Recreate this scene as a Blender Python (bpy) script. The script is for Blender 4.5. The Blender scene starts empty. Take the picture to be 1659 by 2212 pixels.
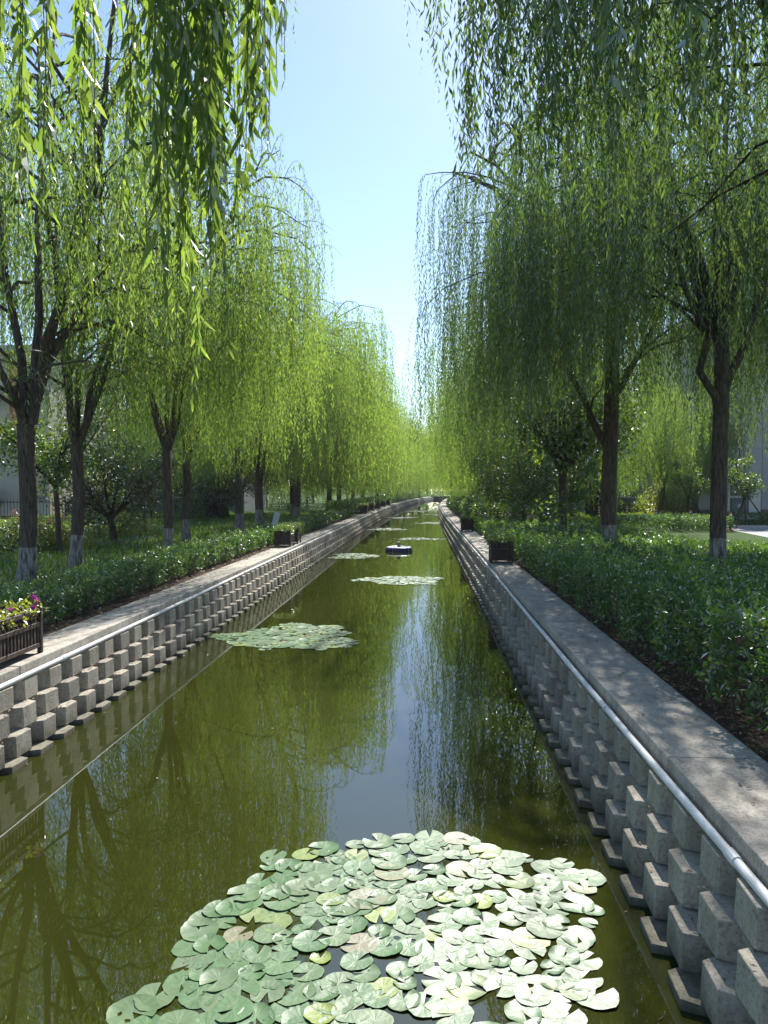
import bpy, bmesh, math, random
import numpy as np
from math import radians, sin, cos, pi
from mathutils import Vector, Matrix

# ------------------------------------------------------------------ camera, sky, sun, exposure
scene = bpy.context.scene
COL = scene.collection
CAM_H = 1.62
YAW, PITCH = radians(2.9), math.atan(48 / 1661)
cam_d = bpy.data.cameras.new("camera")
cam = bpy.data.objects.new("camera", cam_d)
COL.objects.link(cam)
cam.location = (0, 0, CAM_H)
cam.rotation_euler = (pi / 2 - PITCH, 0, YAW)
cam_d.sensor_fit = 'VERTICAL'
cam_d.sensor_height = 36
cam_d.lens = 27.03
cam_d.clip_start = 0.05
cam_d.clip_end = 3000
scene.camera = cam

SUN_AZ, SUN_EL = radians(10.0), radians(43.0)      # azimuth measured from +Y towards +X
SUN = np.array([sin(SUN_AZ) * cos(SUN_EL), cos(SUN_AZ) * cos(SUN_EL), sin(SUN_EL)])
world = bpy.data.worlds.new("World")
scene.world = world
world.use_nodes = True
wn = world.node_tree
sky = wn.nodes.new("ShaderNodeTexSky")
sky.sky_type = 'NISHITA'
sky.sun_disc = False
sky.sun_elevation = SUN_EL
sky.sun_rotation = SUN_AZ
sky.air_density = 1.0
sky.dust_density = 0.22
sky.ozone_density = 3.0
bg = wn.nodes["Background"]
bg.inputs[1].default_value = 0.104
wn.links.new(sky.outputs[0], bg.inputs[0])
sun_d = bpy.data.lights.new("sun", 'SUN')
sun_d.energy = 5.0
sun_d.angle = radians(0.53)
sun_d.color = (1.0, 0.965, 0.91)
sun = bpy.data.objects.new("sun", sun_d)
COL.objects.link(sun)
sun.rotation_euler = Vector((-SUN[0], -SUN[1], -SUN[2])).to_track_quat('-Z', 'Y').to_euler()
sun.location = (0, 0, 40)

vs = scene.view_settings
scene.display_settings.display_device = 'sRGB'
vs.view_transform = 'Standard'
vs.look = 'None'
vs.exposure = 1.0
vs.gamma = 1.0
vs.use_curve_mapping = False
cy = scene.cycles
cy.max_bounces = 8
cy.diffuse_bounces = 3
cy.glossy_bounces = 4
cy.transmission_bounces = 5
cy.transparent_max_bounces = 8
cy.caustics_reflective = False
cy.caustics_refractive = False
cy.use_denoising = True
cy.sample_clamp_indirect = 5.0
cy.sample_clamp_direct = 3.0

R = random.Random(7)
rng = np.random.default_rng(11)
UP = np.array([0, 0, 1.0])
WATER_Z = -0.72

# ------------------------------------------------------------------ helpers
def shift(y):
    """sideways drift of the canal, which bends gently to the right beyond 45 m"""
    d = np.maximum(0.0, np.asarray(y, float) - 45.0)
    return 0.00030 * d * d
def slope(y):
    return 2 * 0.00030 * max(0.0, y - 45.0)

def at(x, y, D):
    """world point seen at a 1659-wide picture coordinate, at distance D along the canal"""
    c = ((x - 829.5) / 1661.0, (1106.0 - y) / 1661.0, 1.0)
    u = c[1] * cos(PITCH) - c[2] * sin(PITCH)
    w = c[1] * sin(PITCH) + c[2] * cos(PITCH)
    X = c[0] * cos(YAW) - w * sin(YAW)
    Y = c[0] * sin(YAW) + w * cos(YAW)
    return np.array([X * D / Y, D, CAM_H + u * D / Y])

class Geo:
    def __init__(s):
        s.v, s.f3, s.f4, s.n = [], [], [], 0
        s.m3, s.m4 = [], []
    def add(s, V, F, m=0):
        V = np.asarray(V, float).reshape(-1, 3)
        F = np.asarray(F, int)
        if F.shape[1] == 3:
            s.f3.append(F + s.n); s.m3.append(np.full(len(F), m))
        else:
            s.f4.append(F + s.n); s.m4.append(np.full(len(F), m))
        s.v.append(V); s.n += len(V)
    def extra(s, F, base, m=0):
        F = np.asarray(F, int) + base
        (s.f3 if F.shape[1] == 3 else s.f4).append(F)
        (s.m3 if F.shape[1] == 3 else s.m4).append(np.full(len(F), m))
    def box(s, c, size, rot=None, m=0):
        h = np.array(size) / 2.0
        P = np.array([[x, y, z] for z in (-1, 1) for y in (-1, 1) for x in (-1, 1)]) * h
        if rot is not None:
            P = P @ np.array(rot).T
        s.add(P + np.array(c), [[0, 2, 3, 1], [4, 5, 7, 6], [0, 1, 5, 4], [2, 6, 7, 3], [0, 4, 6, 2], [1, 3, 7, 5]], m)
    def tube(s, pts, rad, sides=8, cap=True, m=0):
        pts = np.asarray(pts, float); n = len(pts)
        rad = np.broadcast_to(np.asarray(rad, float), (n,))
        T = np.gradient(pts, axis=0)
        T /= np.linalg.norm(T, axis=1)[:, None] + 1e-9
        ref = np.array([1.0, 0, 0]) if abs(T[0][0]) < 0.8 else np.array([0, 1.0, 0])
        A = np.cross(T, ref); A /= np.linalg.norm(A, axis=1)[:, None] + 1e-9
        B = np.cross(T, A)
        ang = np.linspace(0, 2 * pi, sides, endpoint=False)
        V = pts[:, None, :] + rad[:, None, None] * (np.cos(ang)[None, :, None] * A[:, None, :] + np.sin(ang)[None, :, None] * B[:, None, :])
        i = np.arange(n - 1)[:, None]; j = np.arange(sides)[None, :]; k = (j + 1) % sides
        F = np.stack([i * sides + j, i * sides + k, (i + 1) * sides + k, (i + 1) * sides + j], -1).reshape(-1, 4)
        base = s.n
        s.add(V, F, m)
        if cap:
            for ring, r in ((0, pts[0]), (n - 1, pts[-1])):
                b2 = s.n
                s.v.append(np.array([r])); s.n += 1
                jj = np.arange(sides); kk = (jj + 1) % sides
                s.extra(np.stack([np.full(sides, b2 - base), ring * sides + jj, ring * sides + kk], -1), base, m)
    def mesh(s, name, mats, smooth=False, rnd=None):
        me = bpy.data.meshes.new(name)
        V = np.concatenate(s.v) if s.v else np.zeros((0, 3))
        F3 = np.concatenate(s.f3) if s.f3 else np.zeros((0, 3), int)
        F4 = np.concatenate(s.f4) if s.f4 else np.zeros((0, 4), int)
        me.vertices.add(len(V)); me.vertices.foreach_set("co", V.astype(np.float32).ravel())
        nl = F3.size + F4.size
        me.loops.add(nl)
        me.loops.foreach_set("vertex_index", np.concatenate([F3.ravel(), F4.ravel()]).astype(np.int32))
        nf = len(F3) + len(F4)
        me.polygons.add(nf)
        st = np.concatenate([np.arange(len(F3)) * 3, F3.size + np.arange(len(F4)) * 4]).astype(np.int32)
        me.polygons.foreach_set("loop_start", st)
        mats = mats if isinstance(mats, (list, tuple)) else [mats]
        for m in mats:
            me.materials.append(m)
        if len(mats) > 1:
            mi = np.concatenate([*(s.m3 or [np.zeros(0, int)]), *(s.m4 or [np.zeros(0, int)])]).astype(np.int32)
            me.polygons.foreach_set("material_index", mi)
        me.polygons.foreach_set("use_smooth", np.full(nf, smooth))
        if rnd is not None:
            a = me.attributes.new("rnd", 'FLOAT', 'FACE')
            r = rnd(nf) if callable(rnd) else np.asarray(rnd)
            a.data.foreach_set("value", r.astype(np.float32))
        me.update()
        return me

def put(name, me, parent=None, loc=(0, 0, 0), rz=0.0, label=None, cat=None, group=None, kind=None):
    o = bpy.data.objects.new(name, me)
    COL.objects.link(o)
    o.location = loc
    o.rotation_euler = (0, 0, rz)
    if parent is not None:
        o.parent = parent
    for k, v in (("label", label), ("category", cat), ("group", group), ("kind", kind)):
        if v:
            o[k] = v
    return o

def thing(name, label, cat, loc=(0, 0, 0), rz=0.0, group=None):
    return put(name, None, None, loc, rz, label, cat, group)

def copy_tree(o, parent=None):
    c = o.copy(); COL.objects.link(c)
    if parent is not None:
        c.parent = parent
    for ch in list(o.children):
        copy_tree(ch, c)
    return c

def bez(p0, p1, p2, n):
    t = np.linspace(0, 1, n)[:, None]
    return (1 - t) ** 2 * p0 + 2 * t * (1 - t) * p1 + t * t * p2

def unit(v):
    v = np.asarray(v, float)
    return v / (np.linalg.norm(v, axis=-1, keepdims=True) + 1e-9)

def leaf_quads(g, P, D, length, width, rr, fold=0.0):
    """diamond leaves: base P, direction D"""
    n = len(P)
    if n == 0:
        return
    S = unit(np.cross(D, rr.normal(size=(n, 3))))
    N = np.cross(D, S)
    L = np.asarray(length).reshape(-1, 1) * np.ones((n, 1)); W = np.asarray(width).reshape(-1, 1) * np.ones((n, 1))
    mid = P + D * L * 0.45
    V = np.stack([P, mid + S * W / 2 + N * W * fold, P + D * L, mid - S * W / 2 + N * W * fold], 1)
    F = np.arange(n * 4).reshape(n, 4)
    g.add(V, F)

def leaf_fine(g, P, D, length, width, rr):
    """slender curved leaves with six corners"""
    n = len(P)
    S = unit(np.cross(D, rr.normal(size=(n, 3))))
    N = np.cross(D, S)
    L = np.asarray(length).reshape(-1, 1); W = np.asarray(width).reshape(-1, 1)
    c = rr.normal(0, 0.10, (n, 1)) * L
    a = P + D * L * .3 + N * c * .6; b = P + D * L * .66 + N * c * .6 + S * c * .3
    V = np.stack([P, a + S * W * .48, a - S * W * .48, b + S * W * .42, b - S * W * .42, P + D * L + S * c * .6], 1)
    base = g.n
    o = np.arange(n)[:, None] * 6
    g.add(V, o + np.array([[1, 3, 4, 2]]))
    g.extra(o + np.array([[0, 1, 2]]), base)
    g.extra(o + np.array([[3, 5, 4]]), base)

# ------------------------------------------------------------------ materials
def newmat(name):
    m = bpy.data.materials.new(name)
    m.use_nodes = True
    nt = m.node_tree
    return m, nt, nt.nodes, nt.links, nt.nodes["Principled BSDF"], nt.nodes["Material Output"]

def ramp(nodes, stops):
    r = nodes.new("ShaderNodeValToRGB")
    e = r.color_ramp.elements
    while len(e) < len(stops):
        e.new(0.5)
    for el, (p, c) in zip(e, stops):
        el.position = p
        el.color = (*c, 1) if len(c) == 3 else c
    return r

def noise_node(nodes, links, scale, detail=4, rough=0.6, coord="Object", stretch=None, offset=None):
    tc = nodes.new("ShaderNodeTexCoord")
    n = nodes.new("ShaderNodeTexNoise")
    n.inputs["Scale"].default_value = scale
    n.inputs["Detail"].default_value = detail
    n.inputs["Roughness"].default_value = rough
    if coord == "World":
        g = nodes.new("ShaderNodeNewGeometry"); src = g.outputs["Position"]
    else:
        src = tc.outputs[coord]
    if stretch:
        mp = nodes.new("ShaderNodeMapping"); mp.inputs["Scale"].default_value = stretch
        links.new(src, mp.inputs["Vector"]); src = mp.outputs[0]
    links.new(src, n.inputs["Vector"])
    return n

def mix_rgb(nodes, links, fac, a, b, mode='MIX'):
    m = nodes.new("ShaderNodeMix"); m.data_type = 'RGBA'; m.blend_type = mode
    for s, v in ((m.inputs[0], fac), (m.inputs[6], a), (m.inputs[7], b)):
        if isinstance(v, (int, float)):
            s.default_value = v
        elif isinstance(v, tuple):
            s.default_value = (*v, 1)
        else:
            links.new(v, s)
    return m.outputs[2]

def plain(name, col, rough=0.6, var=0.25, scale=6.0, bump=0.0, spec=0.4, coord="Object", metal=0.0, stretch=None):
    m, nt, N, L, p, out = newmat(name)
    n = noise_node(N, L, scale, 6, 0.65, coord, stretch)
    r = ramp(N, [(0.3, tuple(c * (1 - var) for c in col)), (0.7, tuple(min(1, c * (1 + var)) for c in col))])
    L.new(n.outputs[0], r.inputs[0]); L.new(r.outputs[0], p.inputs["Base Color"])
    p.inputs["Roughness"].default_value = rough
    p.inputs["Specular IOR Level"].default_value = spec
    p.inputs["Metallic"].default_value = metal
    if bump:
        b = N.new("ShaderNodeBump"); b.inputs["Strength"].default_value = bump; b.inputs["Distance"].default_value = 0.02
        L.new(n.outputs[0], b.inputs["Height"]); L.new(b.outputs[0], p.inputs["Normal"])
    return m

def leafmat(name, cols, tcols, trans=0.5, gloss=0.05, rough=0.4):
    """two-sided leaf: reflects a little, lets light through"""
    m, nt, N, L, p, out = newmat(name)
    N.remove(p)
    a = N.new("ShaderNodeAttribute"); a.attribute_name = "rnd"
    k = len(cols)
    r1 = ramp(N, [(i / (k - 1), c) for i, c in enumerate(cols)])
    r2 = ramp(N, [(i / (k - 1), c) for i, c in enumerate(tcols)])
    L.new(a.outputs["Fac"], r1.inputs[0]); L.new(a.outputs["Fac"], r2.inputs[0])
    d = N.new("ShaderNodeBsdfDiffuse"); t = N.new("ShaderNodeBsdfTranslucent"); g = N.new("ShaderNodeBsdfGlossy")
    g.inputs["Roughness"].default_value = rough
    g.inputs["Color"].default_value = (1, 1, 1, 1)
    L.new(r1.outputs[0], d.inputs[0]); L.new(r2.outputs[0], t.inputs[0])
    m1 = N.new("ShaderNodeMixShader"); m1.inputs[0].default_value = trans
    L.new(d.outputs[0], m1.inputs[1]); L.new(t.outputs[0], m1.inputs[2])
    m2 = N.new("ShaderNodeMixShader")
    fr = N.new("ShaderNodeLayerWeight"); fr.inputs[0].default_value = 0.25
    mm = N.new("ShaderNodeMath"); mm.operation = 'MULTIPLY_ADD'; mm.inputs[1].default_value = 0.25; mm.inputs[2].default_value = gloss
    L.new(fr.outputs["Fresnel"], mm.inputs[0]); L.new(mm.outputs[0], m2.inputs[0])
    L.new(m1.outputs[0], m2.inputs[1]); L.new(g.outputs[0], m2.inputs[2])
    L.new(m2.outputs[0], out.inputs["Surface"])
    return m

M = {}
M['willow'] = leafmat("willow leaf", [(.045, .080, .012), (.065, .105, .016), (.095, .125, .018)],
                      [(.20, .35, .045), (.29, .44, .055), (.42, .53, .075)], 0.57, 0.016, 0.5)
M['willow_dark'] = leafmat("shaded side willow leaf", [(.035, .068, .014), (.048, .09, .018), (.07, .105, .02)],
                      [(.11, .20, .03), (.165, .28, .04), (.27, .37, .05)], 0.47, 0.035, 0.42)  # same willow leaf, shade of the right bank put into darker colours
M['hedge'] = leafmat("hedge leaf", [(.026, .062, .018), (.042, .095, .022), (.085, .155, .03)],
                      [(.12, .25, .03), (.18, .35, .04), (.34, .50, .06)], 0.4, 0.03, 0.45)
M['broad'] = leafmat("broad leaf", [(.025, .055, .014), (.04, .085, .018), (.07, .12, .02)],
                      [(.14, .26, .02), (.22, .36, .03), (.36, .46, .04)], 0.42, 0.04, 0.4)
M['plum'] = leafmat("dark plum leaf", [(.03, .04, .018), (.035, .06, .02), (.07, .045, .03)],
                      [(.10, .13, .03), (.14, .22, .03), (.24, .12, .05)], 0.4, 0.06, 0.35)
M['yellowbush'] = leafmat("yellow green leaf", [(.09, .12, .02), (.12, .15, .025), (.16, .17, .03)],
                      [(.35, .42, .03), (.44, .5, .05), (.5, .5, .06)], 0.45, 0.04, 0.4)
M['grass'] = leafmat("grass blade", [(.04, .09, .015), (.06, .125, .02), (.10, .14, .03)],
                      [(.20, .36, .03), (.28, .46, .04), (.38, .46, .06)], 0.4, 0.03, 0.5)
M['petal'] = leafmat("pink petal", [(.45, .03, .30), (.6, .05, .42), (.6, .12, .45)], [(.5, .04, .4), (.6, .06, .45), (.6, .1, .45)], 0.4, 0.03, 0.5)
M['redleaf'] = leafmat("pink red leaf", [(.30, .07, .07), (.38, .12, .10), (.16, .16, .05)], [(.5, .12, .10), (.5, .2, .14), (.3, .34, .06)], 0.4, 0.03, 0.5)
M['dryleaf'] = leafmat("dry fallen leaf", [(.14, .075, .04), (.22, .12, .06), (.34, .26, .12)], [(.2, .1, .05), (.25, .15, .07), (.4, .32, .12)], 0.15, 0.03, 0.5)

def bark(name, col, white=0.72):
    m, nt, N, L, p, out = newmat(name)
    n = noise_node(N, L, 5.0, 8, 0.7, "Object", (3.0, 3.0, 0.55))
    n2 = noise_node(N, L, 14.0, 5, 0.7, "Object", (2.2, 2.2, 0.35))
    r = ramp(N, [(0.32, tuple(c * .35 for c in col)), (0.5, col), (0.72, tuple(c * 1.9 for c in col))])
    L.new(n2.outputs[0], r.inputs[0])
    tc = N.new("ShaderNodeTexCoord"); sp = N.new("ShaderNodeSeparateXYZ"); L.new(tc.outputs["Object"], sp.inputs[0])
    ma = N.new("ShaderNodeMath"); ma.operation = 'MULTIPLY_ADD'; ma.inputs[1].default_value = 0.10
    L.new(n.outputs[0], ma.inputs[0]); L.new(sp.outputs[2], ma.inputs[2])
    lt = N.new("ShaderNodeMath"); lt.operation = 'LESS_THAN'; lt.inputs[1].default_value = white + .05
    L.new(ma.outputs[0], lt.inputs[0])
    wear = ramp(N, [(0.40, (.12, .12, .12)), (0.6, (1, 1, 1))]); L.new(n2.outputs[0], wear.inputs[0])
    mu = N.new("ShaderNodeMath"); mu.operation = 'MULTIPLY'
    L.new(lt.outputs[0], mu.inputs[0]); L.new(wear.outputs[0], mu.inputs[1])
    mu2 = N.new("ShaderNodeMath"); mu2.operation = 'MULTIPLY'; mu2.inputs[1].default_value = .8
    L.new(mu.outputs[0], mu2.inputs[0])
    c = mix_rgb(N, L, mu2.outputs[0], r.outputs[0], (.42, .41, .39))
    L.new(c, p.inputs["Base Color"])
    p.inputs["Roughness"].default_value = 0.9
    p.inputs["Specular IOR Level"].default_value = 0.15
    b = N.new("ShaderNodeBump"); b.inputs["Strength"].default_value = 1.0; b.inputs["Distance"].default_value = 0.04
    L.new(n2.outputs[0], b.inputs["Height"]); L.new(b.outputs[0], p.inputs["Normal"])
    return m
M['bark'] = bark("willow bark", (.105, .083, .066))
M['bark_plain'] = bark("grey brown bark", (.10, .078, .062), white=-5)
M['twig'] = plain("green twig", (.10, .12, .04), 0.6)

def concrete(name, col, moss=False, stain=0.5):
    m, nt, N, L, p, out = newmat(name)
    n1 = noise_node(N, L, 1.6, 6, 0.7, "World")
    n2 = noise_node(N, L, 45.0, 4, 0.75, "World")
    n3 = noise_node(N, L, 7.0, 8, 0.75, "World", (1, 1, .35))
    r = ramp(N, [(0.3, tuple(c * .72 for c in col)), (0.7, tuple(c * 1.18 for c in col))])
    L.new(n1.outputs[0], r.inputs[0])
    r2 = ramp(N, [(0.36, (.40, .38, .35)), (0.50, (1, 1, 1)), (.66, (1.12, 1.1, 1.06))]); L.new(n2.outputs[0], r2.inputs[0])
    c = mix_rgb(N, L, 0.62, r.outputs[0], r2.outputs[0], 'MULTIPLY')
    r3 = ramp(N, [(0.38, (.42, .39, .34)), (0.56, (1, 1, 1))]); L.new(n3.outputs[0], r3.inputs[0])
    c = mix_rgb(N, L, stain, c, r3.outputs[0], 'MULTIPLY')
    oi = N.new("ShaderNodeObjectInfo")
    ro = ramp(N, [(0.0, (.78, .77, .75)), (1.0, (1.08, 1.06, 1.02))]); L.new(oi.outputs["Random"], ro.inputs[0])
    c = mix_rgb(N, L, 1.0, c, ro.outputs[0], 'MULTIPLY')
    if moss:
        g = N.new("ShaderNodeNewGeometry"); sp = N.new("ShaderNodeSeparateXYZ"); L.new(g.outputs["Position"], sp.inputs[0])
        ma = N.new("ShaderNodeMath"); ma.operation = 'MULTIPLY_ADD'; ma.inputs[1].default_value = 0.22
        L.new(n3.outputs[0], ma.inputs[0]); L.new(sp.outputs[2], ma.inputs[2])
        mr = N.new("ShaderNodeMapRange"); mr.inputs[1].default_value = WATER_Z + .30; mr.inputs[2].default_value = WATER_Z + .11
        mr.inputs[3].default_value = 0.0; mr.inputs[4].default_value = 0.85
        L.new(ma.outputs[0], mr.inputs[0])
        c = mix_rgb(N, L, mr.outputs[0], c, (.075, .075, .045))
    L.new(c, p.inputs["Base Color"])
    p.inputs["Roughness"].default_value = 0.9
    p.inputs["Specular IOR Level"].default_value = 0.25
    b = N.new("ShaderNodeBump"); b.inputs["Strength"].default_value = 0.7; b.inputs["Distance"].default_value = 0.012
    L.new(n2.outputs[0], b.inputs["Height"]); L.new(b.outputs[0], p.inputs["Normal"])
    return m
M['block'] = concrete("wall block concrete", (.46, .425, .36), moss=True, stain=.42)
M['slab'] = concrete("walkway concrete", (.50, .465, .41), stain=.45)

m, nt, N, L, p, out = newmat("canal water")
N.remove(p)
dif = N.new("ShaderNodeBsdfDiffuse"); dif.inputs[0].default_value = (.105, .115, .012, 1)
n1 = noise_node(N, L, 0.8, 3, 0.5, "World"); r = ramp(N, [(0.3, (.050, .058, .009)), (0.75, (.068, .075, .012))])
L.new(n1.outputs[0], r.inputs[0]); L.new(r.outputs[0], dif.inputs[0])
trn = N.new("ShaderNodeBsdfTransparent"); trn.inputs[0].default_value = (.72, .70, .28, 1)
body = N.new("ShaderNodeMixShader"); body.inputs[0].default_value = .50
L.new(dif.outputs[0], body.inputs[1]); L.new(trn.outputs[0], body.inputs[2])
glo = N.new("ShaderNodeBsdfGlossy"); glo.inputs["Roughness"].default_value = 0.015
frn = N.new("ShaderNodeFresnel"); frn.inputs[0].default_value = 2.15
nb = noise_node(N, L, 2.2, 3, 0.55, "World"); nb2 = noise_node(N, L, 0.5, 2, 0.5, "World")
adn = N.new("ShaderNodeMath"); adn.operation = 'MULTIPLY_ADD'; adn.inputs[1].default_value = 2.5
L.new(nb2.outputs[0], adn.inputs[0]); L.new(nb.outputs[0], adn.inputs[2])
bmp = N.new("ShaderNodeBump"); bmp.inputs["Strength"].default_value = 0.005; bmp.inputs["Distance"].default_value = 0.05
L.new(adn.outputs[0], bmp.inputs["Height"])
L.new(bmp.outputs[0], glo.inputs["Normal"]); L.new(bmp.outputs[0], frn.inputs["Normal"])
fin = N.new("ShaderNodeMixShader")
L.new(frn.outputs[0], fin.inputs[0]); L.new(body.outputs[0], fin.inputs[1]); L.new(glo.outputs[0], fin.inputs[2])
L.new(fin.outputs[0], out.inputs["Surface"])
M['water'] = m

def padmat():
    m, nt, N, L, p, out = newmat("lily pad")
    oi = N.new("ShaderNodeObjectInfo")
    a = N.new("ShaderNodeAttribute"); a.attribute_name = "rnd"
    ad = N.new("ShaderNodeMath"); ad.operation = 'ADD'; L.new(oi.outputs["Random"], ad.inputs[0]); L.new(a.outputs["Fac"], ad.inputs[1])
    fr = N.new("ShaderNodeMath"); fr.operation = 'FRACT'; L.new(ad.outputs[0], fr.inputs[0])
    r = ramp(N, [(0.0, (.06, .135, .05)), (0.35, (.085, .165, .07)), (0.6, (.11, .175, .085)), (0.86, (.125, .18, .095)), (0.91, (.20, .26, .06)), (0.95, (.19, .25, .06)), (0.985, (.19, .18, .11)), (1.0, (.18, .20, .11))])
    L.new(fr.outputs[0], r.inputs[0])
    # radial veins
    tc = N.new("ShaderNodeTexCoord"); sp = N.new("ShaderNodeSeparateXYZ"); L.new(tc.outputs["Object"], sp.inputs[0])
    at2 = N.new("ShaderNodeMath"); at2.operation = 'ARCTAN2'; L.new(sp.outputs[1], at2.inputs[0]); L.new(sp.outputs[0], at2.inputs[1])
    mu = N.new("ShaderNodeMath"); mu.operation = 'MULTIPLY'; mu.inputs[1].default_value = 15.0; L.new(at2.outputs[0], mu.inputs[0])
    co = N.new("ShaderNodeMath"); co.operation = 'COSINE'; L.new(mu.outputs[0], co.inputs[0])
    rv = ramp(N, [(0.80, (0, 0, 0)), (1.0, (1, 1, 1))]); L.new(co.outputs[0], rv.inputs[0])
    n = noise_node(N, L, 9.0, 5, 0.65, "World")
    rn = ramp(N, [(0.3, (.75, .78, .75)), (0.7, (1.15, 1.12, 1.1))]); L.new(n.outputs[0], rn.inputs[0])
    c = mix_rgb(N, L, 1.0, r.outputs[0], rn.outputs[0], 'MULTIPLY')
    vm = N.new("ShaderNodeMath"); vm.operation = 'MULTIPLY'; vm.inputs[1].default_value = .16; L.new(rv.outputs[0], vm.inputs[0])
    c = mix_rgb(N, L, vm.outputs[0], c, (.22, .30, .14))
    L.new(c, p.inputs["Base Color"])
    p.inputs["Roughness"].default_value = 0.42
    p.inputs["Specular IOR Level"].default_value = 0.22
    n3 = noise_node(N, L, 28.0, 3, 0.6, "World")
    ad2 = N.new("ShaderNodeMath"); ad2.operation = 'MULTIPLY_ADD'; ad2.inputs[1].default_value = .10
    L.new(co.outputs[0], ad2.inputs[0]); L.new(n3.outputs[0], ad2.inputs[2])
    b = N.new("ShaderNodeBump"); b.inputs["Strength"].default_value = 0.22; b.inputs["Distance"].default_value = 0.006
    L.new(ad2.outputs[0], b.inputs["Height"]); L.new(b.outputs[0], p.inputs["Normal"])
    return m
M['pad'] = padmat()
M['pvc'] = plain("white plastic pipe", (.66, .67, .66), 0.55, 0.14, 9.0)
M['wood'] = plain("dark stained planter wood", (.075, .050, .038), 0.75, 0.7, 14.0, 0.3, stretch=(1, 1, .3))
M['soil'] = plain("brown soil", (.075, .05, .034), 0.95, 0.5, 9.0, 0.9, 0.1, "World")
M['bed'] = plain("canal bed mud", (.07, .07, .018), 0.95, 0.4, 2.0, 0.3, 0.1, "World")
m, nt, N, L, p, out = newmat("lawn soil and grass")
n1 = noise_node(N, L, 0.35, 6, 0.65, "World"); n2 = noise_node(N, L, 22.0, 5, 0.7, "World")
r = ramp(N, [(0.35, (.035, .07, .014)), (0.55, (.055, .105, .02)), (0.75, (.085, .10, .035))]); L.new(n1.outputs[0], r.inputs[0])
r2 = ramp(N, [(0.3, (.45, .45, .45)), (0.7, (1.2, 1.2, 1.1))]); L.new(n2.outputs[0], r2.inputs[0])
c = mix_rgb(N, L, 1.0, r.outputs[0], r2.outputs[0], 'MULTIPLY'); L.new(c, p.inputs["Base Color"])
p.inputs["Roughness"].default_value = .95; p.inputs["Specular IOR Level"].default_value = .1
b = N.new("ShaderNodeBump"); b.inputs["Strength"].default_value = .8; b.inputs["Distance"].default_value = .03
L.new(n2.outputs[0], b.inputs["Height"]); L.new(b.outputs[0], p.inputs["Normal"])
M['ground'] = m
M['road'] = plain("pale concrete road", (.30, .29, .28), 0.85, 0.12, 2.0, 0.1, 0.3, "World")
M['brickpave'] = plain("red brick paving", (.30, .15, .11), 0.85, 0.2, 5.0, 0.1, 0.3, "World")
M['kerb'] = plain("kerb stone", (.42, .41, .39), 0.85, 0.12, 4.0, 0.1, 0.3, "World")
M['stone'] = plain("grey beige stone cladding", (.40, .38, .35), 0.7, 0.10, 1.5, 0.0, 0.3, "World")
M['beige'] = plain("beige render wall", (.52, .45, .36), 0.85, 0.10, 1.2, 0.0, 0.3, "World")
M['orange'] = plain("orange brown wall panel", (.48, .22, .10), 0.85, 0.12, 2.0)
M['brown'] = plain("brown stone panel", (.16, .10, .08), 0.7, 0.15, 3.0)
M['greywall'] = plain("blue grey wall", (.20, .23, .27), 0.8, 0.1, 1.0)
M['frame'] = plain("grey blue window frame", (.10, .13, .18), 0.45, 0.1, 4.0)
M['glass'] = plain("dark window glass", (.012, .018, .028), 0.06, 0.1, 1.0, 0.0, 0.8)
M['acbody'] = plain("beige metal casing", (.55, .53, .48), 0.5, 0.06, 3.0)
M['grille'] = plain("dark grey grille", (.10, .10, .10), 0.6, 0.2, 8.0)
M['iron'] = plain("black painted iron", (.012, .012, .013), 0.5, 0.2, 8.0)
M['red'] = plain("red plastic", (.55, .03, .02), 0.5, 0.12, 5.0)
M['white'] = plain("white reflective band", (.75, .74, .72), 0.5, 0.08, 6.0)
M['blue'] = plain("blue inflatable plastic", (.035, .055, .17), 0.30, 0.15, 6.0, 0.0, 0.6)
M['ringwhite'] = plain("white inflatable plastic", (.70, .71, .74), 0.35, 0.08, 6.0, 0.0, 0.5)
M['pump'] = plain("brown grey pump housing", (.13, .11, .10), 0.5, 0.2, 6.0)
M['rope'] = plain("white rope", (.6, .58, .52), 0.8, 0.15, 30.0)
M['stepstone'] = plain("white stepping stone", (.6, .6, .57), 0.85, 0.1, 5.0)
M['signblue'] = plain("pale blue sign back", (.45, .52, .60), 0.5, 0.1, 4.0)

# ------------------------------------------------------------------ ground, water, walkways
YS = np.concatenate([np.arange(-14, 46, 4.0), np.arange(46, 190, 4.0)])
XL_OUT, XR_OUT = -4.20, 2.05            # outer edges of the walkways
XL_IN, XR_IN = -3.70, 1.485             # canal-side edges
Y_END = float(YS[-1])

def sheet(g, xs_fn_a, xs_fn_b, z, ys=YS, nx=1):
    rows = []
    for y in ys:
        a, b = xs_fn_a(y), xs_fn_b(y)
        rows.append([[a + (b - a) * k / nx, y, z] for k in range(nx + 1)])
    V = np.array(rows).reshape(-1, 3); n = nx + 1
    F = [[i * n + k, i * n + k + 1, (i + 1) * n + k + 1, (i + 1) * n + k] for i in range(len(ys) - 1) for k in range(nx)]
    g.add(V, F)

g = Geo()
sheet(g, lambda y: -600, lambda y: XL_OUT + float(shift(y)), -0.02)
sheet(g, lambda y: XR_OUT + float(shift(y)), lambda y: 600, -0.02)
g.add([[-600, Y_END, -.02], [600, Y_END, -.02], [600, 900, -.02], [-600, 900, -.02]], [[0, 1, 2, 3]])
g.add([[-600, -90, -.02], [600, -90, -.02], [600, -14, -.02], [-600, -14, -.02]], [[0, 1, 2, 3]])
put("ground", g.mesh("ground", M['ground']), kind="structure")

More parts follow.
